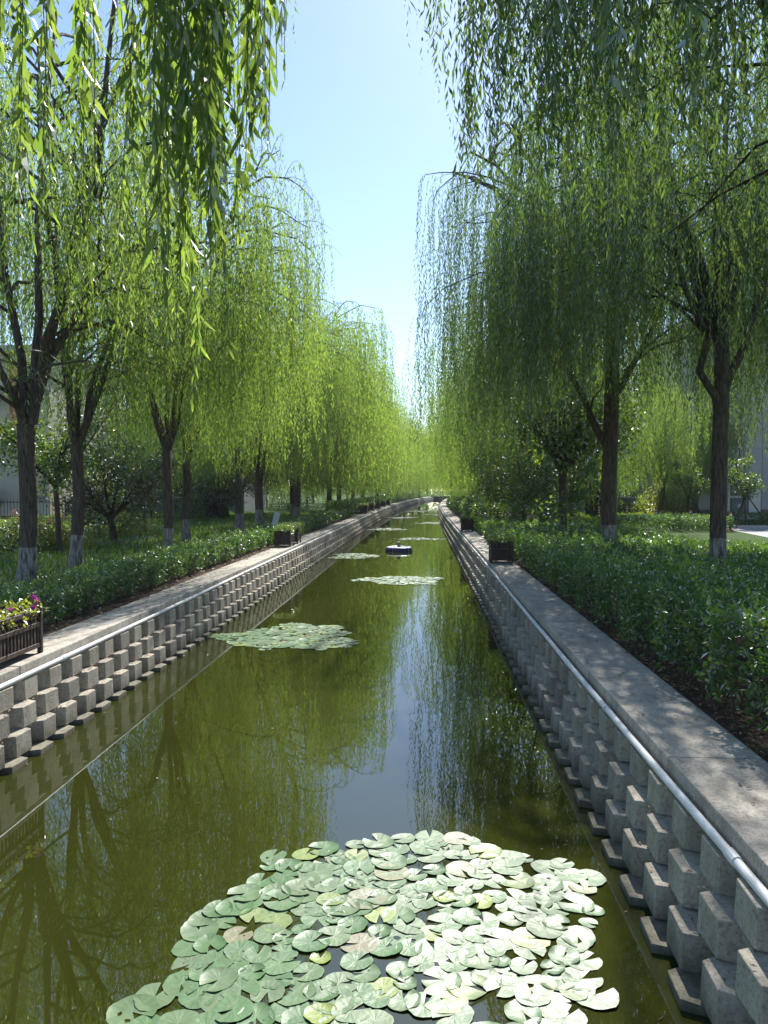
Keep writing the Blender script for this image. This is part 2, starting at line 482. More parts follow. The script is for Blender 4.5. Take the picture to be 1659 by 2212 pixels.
g = Geo()
sheet(g, lambda y: -3.95 + float(shift(y)), lambda y: 1.72 + float(shift(y)), WATER_Z)
put("water", g.mesh("water", M['water']), kind="structure")
g = Geo()
sheet(g, lambda y: -4.1 + float(shift(y)), lambda y: 1.9 + float(shift(y)), -1.45)
for a in (-14, Y_END):
    s_ = float(shift(a))
    g.add([[-4.1 + s_, a, -1.75], [1.9 + s_, a, -1.75], [1.9 + s_, a, -.02], [-4.1 + s_, a, -.02]], [[0, 1, 2, 3]])
put("canal_bed", g.mesh("canal_bed", M['bed']), kind="structure")

# dirt strips beside the walkways
g = Geo()
sheet(g, lambda y: -6.3 + float(shift(y)), lambda y: XL_OUT - .0 + float(shift(y)), -0.012, np.arange(-2, 60, 2.0))
sheet(g, lambda y: XR_OUT + float(shift(y)), lambda y: 7.6 + float(shift(y)), -0.012, np.arange(-2, 60, 2.0))
put("soil_border", g.mesh("soil_border", M['soil']), kind="structure")

def slab_mesh(w, ln, seed):
    bm = bmesh.new()
    bmesh.ops.create_cube(bm, size=1.0, matrix=Matrix.Diagonal((w, ln, 0.115, 1)))
    bmesh.ops.translate(bm, verts=bm.verts, vec=(0, 0, -0.0575))
    bmesh.ops.bevel(bm, geom=bm.edges[:], offset=0.012, segments=2, profile=0.6, affect='EDGES')
    me = bpy.data.meshes.new("paving_slab"); bm.to_mesh(me); bm.free()
    me.materials.append(M['slab'])
    return me
for side, xi, xo, nm in ((-1, XL_IN, XL_OUT, "left"), (1, XR_IN, XR_OUT, "right")):
    w = abs(xo - xi)
    wk = put("walkway_" + nm, None, kind="structure")
    ms = slab_mesh(w, 2.992, 1)
    y = -13.0 + (0.35 if side < 0 else 1.2)
    while y < 182:
        dz = R.uniform(-.004, .004)
        o = put("paving_slab", ms, wk, ((xi + xo) / 2 + float(shift(y)), y, dz), -math.atan(slope(y)))
        y += 3.0 if y < 45 else 2.99

# ------------------------------------------------------------------ block retaining walls
def block_mesh(seed):
    rr = random.Random(seed)
    j = lambda s=.006: rr.uniform(-s, s)
    h = 0.181
    plan = [(-.16, -.205), (-.065, -.205), (.0, -.150), (.105, -.116 + j(.01)), (.107 + j(), .116 + j(.01)), (.0, .150), (-.065, .205), (-.16, .205)]
    bm = bmesh.new()
    lo = [bm.verts.new((x + j(.003), y, 0)) for x, y in plan]
    hi = [bm.verts.new((x + j(.004) - (.006 if x > .05 else 0), y + j(.002), h + j(.003))) for x, y in plan]
    bm.faces.new(lo[::-1]); bm.faces.new(hi)
    k = len(plan)
    for a in range(k):
        b = (a + 1) % k
        bm.faces.new((lo[a], lo[b], hi[b], hi[a]))
    ed = [e for e in bm.edges if max(v.co.x for v in e.verts) > .05]
    bmesh.ops.bevel(bm, geom=ed, offset=0.004, segments=1, affect='EDGES')
    me = bpy.data.meshes.new("block"); bm.to_mesh(me); bm.free()
    me.materials.append(M['block'])
    return me
BLK = [block_mesh(i) for i in range(6)]
PITCHB = 0.445
ROWS = [(-.30, .085), (-.485, .165), (-.67 - .185 + .0, .32), (-.67, .245)]
TOPS = [-.118, -.303, -.488, -.673, -.858, -1.043]      # tops of the five courses
for side, nm, lab in ((-1, "left", "stepped wall of grey concrete blocks along the left bank, white pipe on top, partly in sun"),
                 (1, "right", "stepped wall of grey concrete blocks in shade along the right bank below the wide hedge")):
    wall = thing("retaining_wall", lab, "wall", (0, 0, 0), group="canal walls")
    xface = (XL_IN if side < 0 else XR_IN)
    parts, rest = [], Geo()
    tmp = []
    for ri, top in enumerate(TOPS):
        xc = xface - side * (0.095 + 0.078 * ri) + side * 0.108   # block origin so that its face steps out
        off = 0.5 * PITCHB * (ri % 2)
        n = int((Y_END + 10) / PITCHB)
        for k in range(n):
            y = -6 + k * PITCHB + off
            sx = float(shift(y))
            rz = (0 if side < 0 else pi) - math.atan(slope(y)) + R.gauss(0, .008)
            loc = (xc + sx + R.gauss(0, .006), y + R.gauss(0, .003), top - .181 + R.uniform(-.003, .003))
            tmp.append((y, ri, loc, rz))
    vis = [t for t in tmp if t[1] < 4 and t[0] > (5.4 if side < 0 else 2.2)]
    vis.sort(key=lambda t: t[0])
    keep_ids = set(id(t) for t in vis[:300])
    for t in tmp:
        y, ri, loc, rz = t
        if id(t) in keep_ids:
            put("block", R.choice(BLK), wall, loc, rz)
        else:
            me = BLK[(int(y * 7) + ri) % 6]
            if y > 1e9:
                pl = np.array([(-.16, -.205), (-.065, -.205), (.0, -.15), (.105, -.116), (.105, .116), (.0, .15), (-.065, .205), (-.16, .205)])
            c_, s_ = cos(rz), sin(rz)
            pl = np.array([(-.16, -.205), (-.065, -.205), (.0, -.15), (.105, -.116), (.105, .116), (.0, .15), (-.065, .205), (-.16, .205)])
            P = np.stack([pl[:, 0] * c_ - pl[:, 1] * s_ + loc[0], pl[:, 0] * s_ + pl[:, 1] * c_ + loc[1]], -1)
            V = np.concatenate([np.c_[P, np.full(8, loc[2])], np.c_[P, np.full(8, loc[2] + .181)]])
            b0 = rest.n
            rest.add(V, [[k_, k_ + 1, k_ + 9, k_ + 8] for k_ in (1, 2, 3, 4, 5)])
            rest.extra([[8, 9, 14, 15], [9, 10, 13, 14], [10, 11, 12, 13]], b0)
    put("far_blocks", rest.mesh("far_blocks", M['block']), wall, kind="stuff")
    # backing behind the blocks
    b = Geo()
    xb = xface + side * 0.06
    rows = []
    for y in YS:
        rows += [[xb + float(shift(y)), y, -1.75], [xb + float(shift(y)), y, -.108], [xface + side * .3 + float(shift(y)), y, -.108]]
    F = []
    for i in range(len(YS) - 1):
        F += [[i * 3, i * 3 + 1, i * 3 + 4, i * 3 + 3], [i * 3 + 1, i * 3 + 2, i * 3 + 5, i * 3 + 4]]
    b.add(rows, F)
    put("backing", b.mesh("backing", M['block']), wall)

# white pipes lying on the top course
for side, xp, lab in ((-1, -3.655, "long white plastic pipe resting along the left canal wall"), (1, 1.442, "long white plastic pipe resting along the right canal wall")):
    t = thing("water_pipe", lab, "pipe", group="pipes on the canal walls")
    ys = np.concatenate([np.arange(-6, 60, 0.8), np.arange(60, 182, 4.0)])
    wob = np.cumsum(rng.normal(0, .004, len(ys))); wob -= np.linspace(wob[0], wob[-1], len(ys)); wob = np.clip(wob, -.015, .015)
    P = np.stack([xp + shift(ys) + wob, ys, -.088 + np.abs(np.clip(rng.normal(0, .002, len(ys)), -.004, .006))], -1)
    g = Geo(); g.tube(P, .0235, 12)
    put("pipe", g.mesh("pipe", M['pvc'], smooth=True), t)
    for yc in np.arange(3.7, 60, 4.0):
        i = int(np.argmin(abs(ys - yc)))
        g = Geo(); g.tube(np.array([P[i] + [0, -.05, 0], P[i] + [0, .05, 0]]), .0285, 12)
        put("coupling", g.mesh("coupling", M['pvc'], smooth=False), t)
    for yc in np.arange(7.9 if side < 0 else 5.6, 34, 4.0):
        i = int(np.argmin(abs(ys - yc)))
        g = Geo()
        a = np.linspace(0, 2 * pi, 13)
        for dy in (-.012, .01):
            g.tube(np.stack([P[i][0] + .0265 * np.cos(a), np.full(13, P[i][1] + dy), P[i][2] + .0265 * np.sin(a)], -1), .0035, 4, False)
        put("tie", g.mesh("tie", M['rope']), t)

# ------------------------------------------------------------------ water lilies
def pad_mesh(seed):
    rr = random.Random(seed)
    n = 30
    notch = rr.uniform(.28, .85)
    g = Geo()
    ang = np.linspace(notch / 2, 2 * pi - notch / 2, n)
    el = rr.uniform(.88, 1.0)
    ph = [rr.uniform(0, 6.28) for _ in range(3)]
    def ring(f, zf):
        wob = 1 + .035 * np.sin(3 * ang + ph[0]) + .02 * np.sin(7 * ang + ph[1]) + .012 * np.sin(13 * ang + ph[2]) + .05 * np.cos(ang)
        z = zf * (.35 + .65 * np.sin(2 * ang + ph[2]) ** 2)
        return np.stack([f * wob * np.cos(ang) * .5, f * wob * np.sin(ang) * .5 * el, z], -1)
    curl = rr.choice([.0005, .001, .0015, .002, .005])
    sag = -.003
    rings = [ring(.45, sag), ring(.85, .001), ring(1.0, curl)]
    V = np.concatenate([[[0.02, 0, sag * .5]]] + rings)
    b0 = g.n
    i = np.arange(n - 1)
    g.add(V, np.stack([np.zeros(n - 1, int), 1 + i, 2 + i], -1))
    g.extra(np.stack([1 + i, 1 + n + i, 2 + n + i, 2 + i], -1), b0)
    g.extra(np.stack([1 + n + i, 1 + 2 * n + i, 2 + 2 * n + i, 2 + n + i], -1), b0)
    return g.mesh("lily_pad", M['pad'], smooth=True, rnd=lambda k: np.full(k, rr.random()))
PADS = [pad_mesh(s) for s in range(14)]

def scatter(inside, n, bbox, rr, dmin, tries=40000):
    pts = []
    x0, x1, y0, y1 = bbox
    t = 0
    while len(pts) < n and t < tries:
        t += 1
        x, y = rr.uniform(x0, x1), rr.uniform(y0, y1)
        if not inside(x, y):
            continue
        d = dmin * rr.uniform(.72, 1.3)
        if all((x - a) ** 2 + (y - b) ** 2 > d * d for a, b in pts):
            pts.append((x, y))
    return pts

def lily(label, inside, n, bbox, seed, size=(.13, .23), dmin=.115, joined=False):
    rr = random.Random(seed)
    t = thing("water_lily", label, "water lily", ((bbox[0] + bbox[1]) / 2, (bbox[2] + bbox[3]) / 2, WATER_Z), group="water lily patches on the canal")
    pts = scatter(inside, n, bbox, rr, dmin)
    rr.shuffle(pts)
    cx_, cy_ = t.location.x, t.location.y
    if joined:
        g = Geo()
        for i, (x, y) in enumerate(pts):
            s = rr.uniform(*size); a0 = rr.uniform(0, 6.28)
            ang = np.linspace(.15, 2 * pi - .15, 14) + a0
            z = .006 + .004 * (i % 5)
            V = np.concatenate([[[x - cx_, y - cy_, z]], np.stack([x - cx_ + s / 2 * np.cos(ang), y - cy_ + s / 2 * np.sin(ang), np.full(14, z + .015)], -1)])
            k = np.arange(13)
            g.add(V, np.stack([np.zeros(13, int), 1 + k, 2 + k], -1))
        put("pads", g.mesh("pads", M['pad'], smooth=True, rnd=lambda k: np.repeat(rng.random(len(pts)), 13)), t, kind="stuff")
        return t
    for i, (x, y) in enumerate(pts):
        s = rr.triangular(size[0], size[1], (size[0] + size[1]) / 2)
        o = put("lily_pad", rr.choice(PADS), t, (x - cx_, y - cy_, .003 + .0006 * (i % 9)))
        o.rotation_euler = (rr.gauss(0, .016), rr.gauss(0, .016), rr.uniform(0, 6.28))
        o.scale = (s, s, s if s > .1 else .1)
        o.scale[2] = 1.0
    return t

def blob(cx, cy, rx, ry, seed, hole=None):
    rr = random.Random(seed)
    ph = [rr.uniform(0, 6.28) for _ in range(4)]
    def f(x, y):
        a = math.atan2((y - cy) / ry, (x - cx) / rx)
        q = math.hypot((x - cx) / rx, (y - cy) / ry)
        lim = .88 + .12 * sin(3 * a + ph[0]) + .09 * sin(5 * a + ph[1]) + .06 * sin(9 * a + ph[2])
        if hole and any(math.hypot(x - h[0], (y - h[1])) < h[2] for h in hole):
            return False
        return q < lim
    return f
def near_inside(x, y):
    # outline of the near patch as seen from above
    if not (2.75 < y < 5.12):
        return False
    left = np.interp(y, [2.7, 3.35, 3.6, 3.9, 4.2, 4.5, 4.8, 5.12], [-1.15, -1.28, -1.22, -1.22, -1.12, -1.02, -.92, -.35])
    right = np.interp(y, [2.7, 3.3, 3.6, 3.9, 4.2, 4.6, 4.8, 5.0, 5.12], [.45, .62, .82, .88, .93, 1.0, .82, .50, .25])
    if not (left + .05 * sin(9 * y) < x < right + .05 * sin(11 * y)):
        return False
    for hx, hy, hr in ((.03, 4.15, .10), (-.42, 3.66, .10), (.30, 3.42, .13), (.0, 4.72, .09), (.62, 4.75, .10), (.70, 4.95, .12), (-.1, 3.35, .09)):
        if math.hypot(x - hx, y - hy) < hr:
            return False
    return True
lily("large patch of round silvery green lily pads closest to the viewer", near_inside, 262, (-1.4, 1.15, 2.75, 5.15), 3, (.10, .25), .116)
lily("green lily pad patch beside the left wall, second from the viewer", blob(-2.1, 12.1, 1.12, 1.15, 5), 150, (-3.4, -.9, 10.7, 13.5), 5, (.15, .26), .135)
lily("pale lily pad patch in mid canal, third from the viewer, before the float", blob(-.55, 19.8, 1.15, 1.0, 6), 120, (-1.8, .7, 18.6, 21.0), 6, (.15, .25), .14)
lily("small pale lily pad patch left of the floating ring by the wall", blob(-2.45, 27.0, .85, 1.25, 7), 80, (-3.4, -1.5, 25.5, 28.6), 7, (.15, .25), .15)
lily("thin lily pad strip just behind the floating ring", blob(-.1, 36.6, 1.45, .9, 8), 70, (-1.8, 1.4, 35.5, 37.8), 8, (.16, .26), .17)
lily("lily pad patch against the left wall beyond the floating ring", blob(-2.1, 45.4, 1.2, 1.5, 9), 90, (-3.5, -.8, 43.5, 47.5), 9, (.16, .26), .18)
lily("lily pad patch by the right bank past the second right planter", blob(.75, 54, 1.2, 1.7, 10), 90, (-.8, 2.2, 51.5, 56.5), 10, (.16, .26), .19)
for i, (cx0, cy0, rx, ry, lab) in enumerate([(-1.8, 63.7, 1.6, 1.6, "white looking lily pad patch on the left, eighth from the viewer"),
        (1.4, 72, 1.4, 2.0, "white looking lily pad patch on the right, ninth from the viewer"), (-.5, 83, 1.3, 1.6, "thin far lily pad patch left of mid canal under the willow curtain"),
        (3.0, 100, 1.3, 2.5, "far lily pad patch to the right under the willow curtain"), (3.3, 116, 1.3, 2.5, "very far lily pad patch, third from the canal end"),
        (4.0, 132, 1.4, 3, "very far lily pad patch, second from the canal end"), (5.0, 150, 1.5, 3, "farthest lily pad patch at the canal end")]):
    lily(lab, blob(cx0, cy0, rx, ry, 20 + i), 110, (cx0 - rx * 1.2, cx0 + rx * 1.2, cy0 - ry * 1.2, cy0 + ry * 1.2), 20 + i, (.18, .3), .2, joined=True)

# ------------------------------------------------------------------ willows
def keep_left(P):
    if P[1] > 38: return True
    return P[0] < -1.75 + float(shift(P[1])) + .35 * sin(P[1] * 1.9 + P[2] * .7)
def keep_right(P):
    if P[1] > 38: return True
    lim = .35 if P[1] < 12 else -.35
    return P[0] > lim + float(shift(P[1])) + .3 * sin(P[1] * 1.7 + P[2] * .9)
def in_sun_lane(P):
    """would foliage at P shade the sunny stretches of water?"""
    k = (P[1] - 3.0) / SUN[1]
    q = P - SUN * k
    if P[1] > 4.2 and -2.2 < q[0] < -.4 and 1.8 < q[2] < 4.4:      # light on the near left curtains
        return True
    k = (P[2] - WATER_Z) / SUN[2]
    q = P - SUN * k
    x, y = q[0], q[1]
    return (2.6 < y < 5.3 and -3.9 < x < .72 + .12 * sin(7 * y)) or (5.3 <= y < 8.4 and -4.1 < x < -.3 + .2 * sin(5 * y)) or (11.4 < y < 13.0 and -3.2 < x < -1.9)

def willow(rr, base, H, Rc, hf, r0, side, limbs=None, nl=5, ns=7, nt_=5, nst=7, zmin=2.4, ll=.10, lw=.016, sp=.05, stems=True, fine=False, extra=None, lane=True, lean=(0, 0), slen=(1.2, 3.2), zin=.8):
    base = np.array([base[0], base[1], 0.0])
    wood, tw, leaf = Geo(), Geo(), Geo()
    fork = np.array([lean[0], lean[1], hf])
    zz = np.array([-.15, 0, .12, .4, .9, 1.5, hf * .8, hf]); zz = np.unique(np.clip(zz, -.15, hf))
    tt = np.clip(zz / hf, 0, 1)
    path = np.stack([lean[0] * tt + .03 * np.sin(tt * 5 + rr.uniform(0, 6)), lean[1] * tt + .03 * np.sin(tt * 4 + rr.uniform(0, 6)), zz], -1)
    path[-1] = fork
    rad = r0 * (1 + .42 * np.exp(-np.maximum(zz, 0) / .16)) * (1 - .10 * tt)
    rad[-1] *= 1.08
    wood.tube(path, rad, 18)
    if limbs is None:
        limbs = []
        a0 = rr.uniform(0, 2 * pi)
        for i in range(nl):
            a = a0 + 2 * pi * i / nl + rr.normal(0, .25)
            re = Rc * rr.uniform(.35, .62); He = H * rr.uniform(.72, .97)
            if i == 0:
                re *= .4; He = H
            d = np.array([cos(a), sin(a), 0])
            limbs.append(bez(fork - [0, 0, .12], fork + d * re * .45 + UP * (He - hf) * .5, d * re + UP * He + fork * [1, 1, 0], 10))
    anchors = []
    for Lb in limbs:
        Lb = np.asarray(Lb)
        n = len(Lb)
        Lb = Lb + np.concatenate([[[0, 0, 0]], rr.normal(0, .05, (n - 1, 3))])
        rl = r0 * rr.uniform(.48, .62)
        wood.tube(Lb, np.linspace(rl, .025, n), 9)
        for k in range(ns):
            t = rr.uniform(.14, 1.0) ** .9 * (n - 1); i = min(int(t), n - 2); f = t - i
            p = Lb[i] * (1 - f) + Lb[i + 1] * f
            o2 = p[:2] - fork[:2]
            a = math.atan2(o2[1], o2[0]) + rr.normal(0, .9)
            d = np.array([cos(a), sin(a), 0])
            ls = Rc * rr.uniform(.30, .68) * (1.0 if p[2] < H * .85 else .7)
            S = bez(p, p + d * ls * .55 + UP * ls * rr.uniform(.35, .6), p + d * ls + UP * ls * rr.uniform(-.1, .35), 7)
            S[1:] += rr.normal(0, .04, (6, 3))
            kp = [base + q for q in S]
            okk = all((keep_left(q) if side < 0 else keep_right(q)) for q in kp)
            if lane and any(in_sun_lane(q - UP * h_) for q in (kp[4], kp[6]) for h_ in (0, .9, 1.8)):
                continue
            if not okk:
                ls *= .45
                S = bez(p, p + d * ls * .55 + UP * ls * .5, p + d * ls + UP * ls * .2, 7)
                if not all((keep_left(base + q) if side < 0 else keep_right(base + q)) for q in S):
                    continue
            wood.tube(S, np.linspace(.034, .008, 7), 5, False)
            for q, wq in zip(S[3:], (1.2, 1.6, 2.2, 4.5)):
                anchors.append((q, d, wq))
            for k2 in range(nt_):
                t2 = rr.uniform(.25, 1) * 6; i2 = min(int(t2), 5); f2 = t2 - i2
                p2 = S[i2] * (1 - f2) + S[i2 + 1] * f2
                a2 = a + rr.normal(0, 1.0)
                d2 = np.array([cos(a2), sin(a2), 0])
                l2 = rr.uniform(.5, 1.35)
                T = bez(p2, p2 + d2 * l2 * .6 + UP * l2 * rr.uniform(.1, .45), p2 + d2 * l2 - UP * l2 * rr.uniform(.1, .45), 5)
                te = base + T[-1]
                if side and not (keep_left(te) if side < 0 else keep_right(te)):
                    continue
                if lane and (in_sun_lane(te - UP * .9) or in_sun_lane(te)):
                    continue
                tw.tube(T, np.linspace(.009, .002, 5), 3, False)
                for q, wq in zip(T[1:], (.10, .2, .3, .4)):
                    anchors.append((q, d2, nst * wq))
    strands = []
    for q, d, w in anchors:
        m = int(w) + (1 if rr.random() < w - int(w) else 0)
        for _ in range(m):
            strands.append((q + rr.normal(0, .05, 3), unit(d + rr.normal(0, .5, 3) * [1, 1, 0]), rr.uniform(*slen), False))
    if extra:
        strands += extra
    LP, LD, LL, LW = [], [], [], []
    for q, d, L_, fixed in strands:
        top = base + q
        rho = min(1.0, math.hypot(q[0], q[1]) / Rc)
        zm = zmin + zin * (1 - rho) + abs(rr.normal(0, .9)) - .2
        if not fixed:
            L_ *= 1 + .55 * rho
        if not fixed:
            if top[2] - zm < .5:
                continue
            L_ = min(L_, top[2] - zm)
            mid = top + d * .25 - UP * L_ * .5; end = top + d * .28 - UP * L_
            if lane and (in_sun_lane(mid) or in_sun_lane(end) or in_sun_lane(top)) :
                continue
        n = max(4, int(L_ / sp))
        s = (np.arange(n) + rr.random(n) * .8) * (L_ / n)
        o = rr.uniform(.08, .3)
        ph = rr.uniform(0, 6.28, 2)
        def pos(s):
            s = np.asarray(s)[:, None]
            sway = np.concatenate([np.sin(s * 1.7 + ph[0]), np.sin(s * 1.3 + ph[1]), 0 * s], 1) * .035 * (s / 1.5)
            return q + d * o * (1 - np.exp(-s / .22)) + UP * (.06 * np.sin(np.minimum(s / .25, 1) * pi) - s) + sway
        P = pos(s)
        az = rr.uniform(0, 2 * pi, n)
        rad_ = np.stack([np.cos(az), np.sin(az), np.zeros(n)], -1)
        D = unit(-UP * 1.0 + rad_ * rr.uniform(.15, .75, (n, 1)) + rr.normal(0, .12, (n, 3)))
        taper = np.clip((L_ - s) / .35, .45, 1)
        LP.append(P); LD.append(D); LL.append(ll * rr.uniform(.7, 1.2, n) * taper); LW.append(lw * rr.uniform(.8, 1.2, n) * taper)
        if stems:
            m_ = max(3, int(L_ / .6))
            tw.tube(pos(np.linspace(0, L_ * .98, m_)), np.linspace(.0034, .0015, m_), 3, False)
    LP, LD, LL, LW = map(np.concatenate, (LP, LD, LL, LW))
    if fine:
        leaf_fine(leaf, LP, LD, LL, LW, rr)
    else:
        leaf_quads(leaf, LP, LD, LL, LW, rr, .12)
    return wood, tw, leaf

def build_willow(label, base, seed, mat='willow', group="willows along the canal", **kw):
    rr = np.random.default_rng(seed)
    w, tw, lf = willow(rr, base, **kw)
    t = thing("willow_tree", label, "tree", (base[0], base[1], 0), group=group)
    put("trunk", w.mesh("trunk", M['bark'], smooth=True), t)
    cr = put("crown", lf.mesh("crown", M[mat], rnd=lambda k: np.clip(rr.normal(.5, .25, k), 0, 1)), t)
    put("twigs", tw.mesh("twigs", M['twig']), cr, kind="stuff")
    return t

# --- left bank, nearest first
def rel(base, pts, D, dy=None):
    out = []
    for i, (x, y) in enumerate(pts):
        p = at(x, y, D + (0 if dy is None else dy * i))
        out.append(p - np.array([base[0], base[1], 0]))
    return np.array(out)

B0 = (-5.4, 2.7)
rr0 = np.random.default_rng(5)
ex = []
def hang(x, yb, D, ztop, base):
    b = at(x, yb, D)
    top = np.array([b[0], b[1], ztop]) - np.array([base[0], base[1], 0])
    a = rr0.uniform(0, 6.28)
    ex.append((top, np.array([cos(a), sin(a), 0]) * .4, ztop - b[2], True))
for x, yb in [(x_ + rr0.uniform(-8, 8), y_ * rr0.uniform(.75, .98)) for x_, y_ in ((345, 640), (355, 690), (380, 700), (400, 720), (415, 790), (425, 860), (450, 600), (465, 560), (480, 590), (490, 520), (515, 470), (525, 400), (535, 330), (550, 300), (560, 240), (340, 560), (370, 640), (392, 660), (435, 740), (500, 500), (50, 500), (70, 540), (200, 430), (225, 500))] + [(338, 640), (350, 560), (362, 690), (375, 740), (392, 600), (405, 700), (418, 800), (428, 880), (436, 760), (447, 620), (458, 520), (470, 590), (486, 585), (497, 480), (508, 520), (520, 400), (533, 330), (545, 300), (556, 260), (566, 190), (574, 120), (345, 430), (385, 450), (410, 520), (440, 470), (475, 380), (505, 330), (540, 210), (30, 250), (48, 520), (60, 560), (75, 480), (88, 380), (110, 200), (185, 380), (198, 430), (210, 180), (232, 520), (245, 330), (262, 120), (300, 60), (325, 160)]:
    hang(x + rr0.normal(0, 4), yb, rr0.uniform(2.6, 3.3), rr0.uniform(4.5, 5.1), B0)
limbs0 = []
fk = np.array([0, 0, 2.4])
for tgt, lift in (((4.5, .35, 4.95), 2.2), ((2.2, .6, 6.5), 1.5), ((-1.5, 1.8, 8), 1), ((.8, -1.8, 8.5), 1), ((2.8, 2.2, 7.5), 1.5), ((3.9, -.1, 5.1), 2.4)):
    tgt = np.array(tgt)
    limbs0.append(bez(fk - UP * .1, fk + (tgt - fk) * .45 + UP * lift, tgt, 11))
build_willow("willow whose near bright leaf curtains hang into the upper left of the view", B0, 31, H=9, Rc=4.0, hf=2.4, r0=.17, side=-1, limbs=limbs0,
             ns=4, nt_=3, nst=3, zmin=4.6, ll=.12, lw=.022, sp=.033, fine=True, extra=list(ex), lane=False)

B1 = tuple(at(60, 1290, 11.8)[:2])
b1l = []
for pts, D, dy in (([(66, 915), (105, 770), (185, 625), (250, 560), (330, 500), (400, 470)], 11.8, -.1),
               ([(62, 915), (92, 780), (150, 540), (205, 340), (250, 210), (310, 30), (350, -120)], 11.8, .12),
               ([(70, 915), (112, 740), (165, 560), (215, 370), (240, 160), (260, -60)], 11.8, -.2),
               ([(55, 915), (48, 780), (22, 600), (0, 440), (-30, 250)], 11.8, .15),
               ([(52, 920), (25, 870), (-10, 800), (-60, 640), (-90, 480)], 11.8, -.25),
               ([(64, 915), (75, 700), (72, 480), (95, 250), (110, 20)], 11.8, .3)):
    b1l.append(rel(B1, pts, D, dy))
WK = dict(ll=.13, lw=.023, sp=.075, stems=False)
build_willow("willow with whitewashed foot and spread limbs, leftmost trunk behind the left hedge", B1, 41, H=10.5, Rc=4.6, hf=2.65, r0=.135, side=-1, limbs=b1l,
             ns=9, nt_=5, nst=6, zmin=2.9, slen=(1.2, 3.2), zin=1.6, **WK)
spec_left = [((168, 1240, 15.0), 10.5, 4.3, 2.5, .125, "slim forked willow second from the left edge, behind the left hedge"),
             ((363, 1212, 17.8), 10.5, 4.4, 2.55, .115, "willow with pale foot at the hedge, third trunk from the left edge"),
             ((404, 1176, 23.0), 10.8, 4.6, 2.4, .13, "willow with whitewashed foot on the lawn just right of the third trunk"),
             ((516, 1152, 29.0), 11.0, 4.8, 2.2, .16, "thick low forked willow beside the brick path, left of the paired planters")]
for i, ((x, y, D), H, Rc, hf, r0, lab) in enumerate(spec_left):
    p = at(x, y, D)
    build_willow(lab, (p[0], p[1]), 50 + i, H=H, Rc=Rc, hf=hf, r0=r0, side=-1, ns=8, nt_=5, nst=6, zmin=2.2 if i < 2 else 1.4, slen=(1.4, 3.8), zin=1.6, **WK)

# --- right bank
B2 = (5.5, 7.4)
ex = []
for x, yb in [(1335, 300), (1342, 420), (1350, 430), (1330, 180), (1362, 250), (1478, 250), (1490, 380), (1500, 330), (1515, 160), (1052, 140), (1040, 60), (1190, 190), (1205, 230)]:
    hang(x, yb, rr0.uniform(2.9, 3.4), rr0.uniform(4.6, 5.1), B2)
for x, yb in [(868, 40), (878, 90), (890, 60), (903, 110), (915, 150), (930, 120), (945, 190), (960, 240), (972, 200), (985, 270), (997, 300), (1010, 250), (955, 120), (990, 160), (1020, 330), (940, 80)]:
    hang(x, yb, rr0.uniform(6.6, 8.2), rr0.uniform(7.6, 8.6), B2)
fk = np.array([0, 0, 2.8])
limbs2 = []
for tgt, lift in (((-4.6, -4.2, 5.0), 3.2), ((-5.2, .3, 8.3), 2.2), ((-3.4, 1.6, 9), 1.5), ((-2.4, -2.4, 8), 1.5), ((.6, 2.6, 9), 1), ((1.8, -1, 8.5), 1), ((-3.6, -1.2, 7.0), 1.8)):
    tgt = np.array(tgt)
    limbs2.append(bez(fk - UP * .1, fk + (tgt - fk) * .45 + UP * lift, tgt, 11))
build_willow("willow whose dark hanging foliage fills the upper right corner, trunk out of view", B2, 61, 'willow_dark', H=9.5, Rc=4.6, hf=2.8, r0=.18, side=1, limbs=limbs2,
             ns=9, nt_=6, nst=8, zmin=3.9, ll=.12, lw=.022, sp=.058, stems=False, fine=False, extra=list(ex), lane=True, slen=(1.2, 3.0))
p = at(1552, 1245, 14.7)
r1l = []
fk = np.array([0.0, 0, 4.4])
for tgt, lift, z0 in (((.15, .2, 10.9), .4, 4.4), ((-1.9, .5, 10.2), .9, 4.4), ((1.9, .6, 9.8), .9, 4.4), ((-.9, -1.9, 9.6), .9, 4.4), ((-2.9, 1.0, 9.4), 1.6, 4.4), ((.5, 2.3, 9.9), .9, 4.4), ((-1.5, -.6, 7.2), .5, 2.9), ((1.7, -.2, 7.0), .5, 3.4)):
    tgt = np.array(tgt); f2 = np.array([0, 0, z0])
    r1l.append(bez(f2 - UP * .1, f2 + (tgt - f2) * [.4, .4, .45] + UP * lift, tgt, 10))
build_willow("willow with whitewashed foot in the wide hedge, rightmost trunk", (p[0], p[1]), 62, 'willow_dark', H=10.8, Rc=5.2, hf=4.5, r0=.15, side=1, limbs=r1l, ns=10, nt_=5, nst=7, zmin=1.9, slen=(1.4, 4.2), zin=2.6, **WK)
p = at(1317, 1195, 20.0)
pl = []
fk = np.array([0.05, 0, 5.3])
for tgt, lift in (((.1, .2, 11.2), .6), ((-2.6, .5, 11.2), .8), ((2.4, .8, 10), .8), ((-1.4, -2.2, 10.2), .8), ((-4.0, 1.2, 10.2), 2.0), ((.6, 2.6, 10.4), .8), ((-3.6, -1.4, 9.6), 1.8), ((-1.6, .3, 7.6), .6), ((1.5, -.4, 7.8), .6)):
    tgt = np.array(tgt)
    if tgt[2] < 8:
        f2 = np.array([0, 0, 2.7 if tgt[0] < 0 else 3.9]); pl.append(bez(f2, f2 + [tgt[0] * .75, 0, 1.6], tgt, 10)); continue
    pl.append(bez(fk - UP * .1, fk + (tgt - fk) * .4 + UP * lift, tgt, 10))
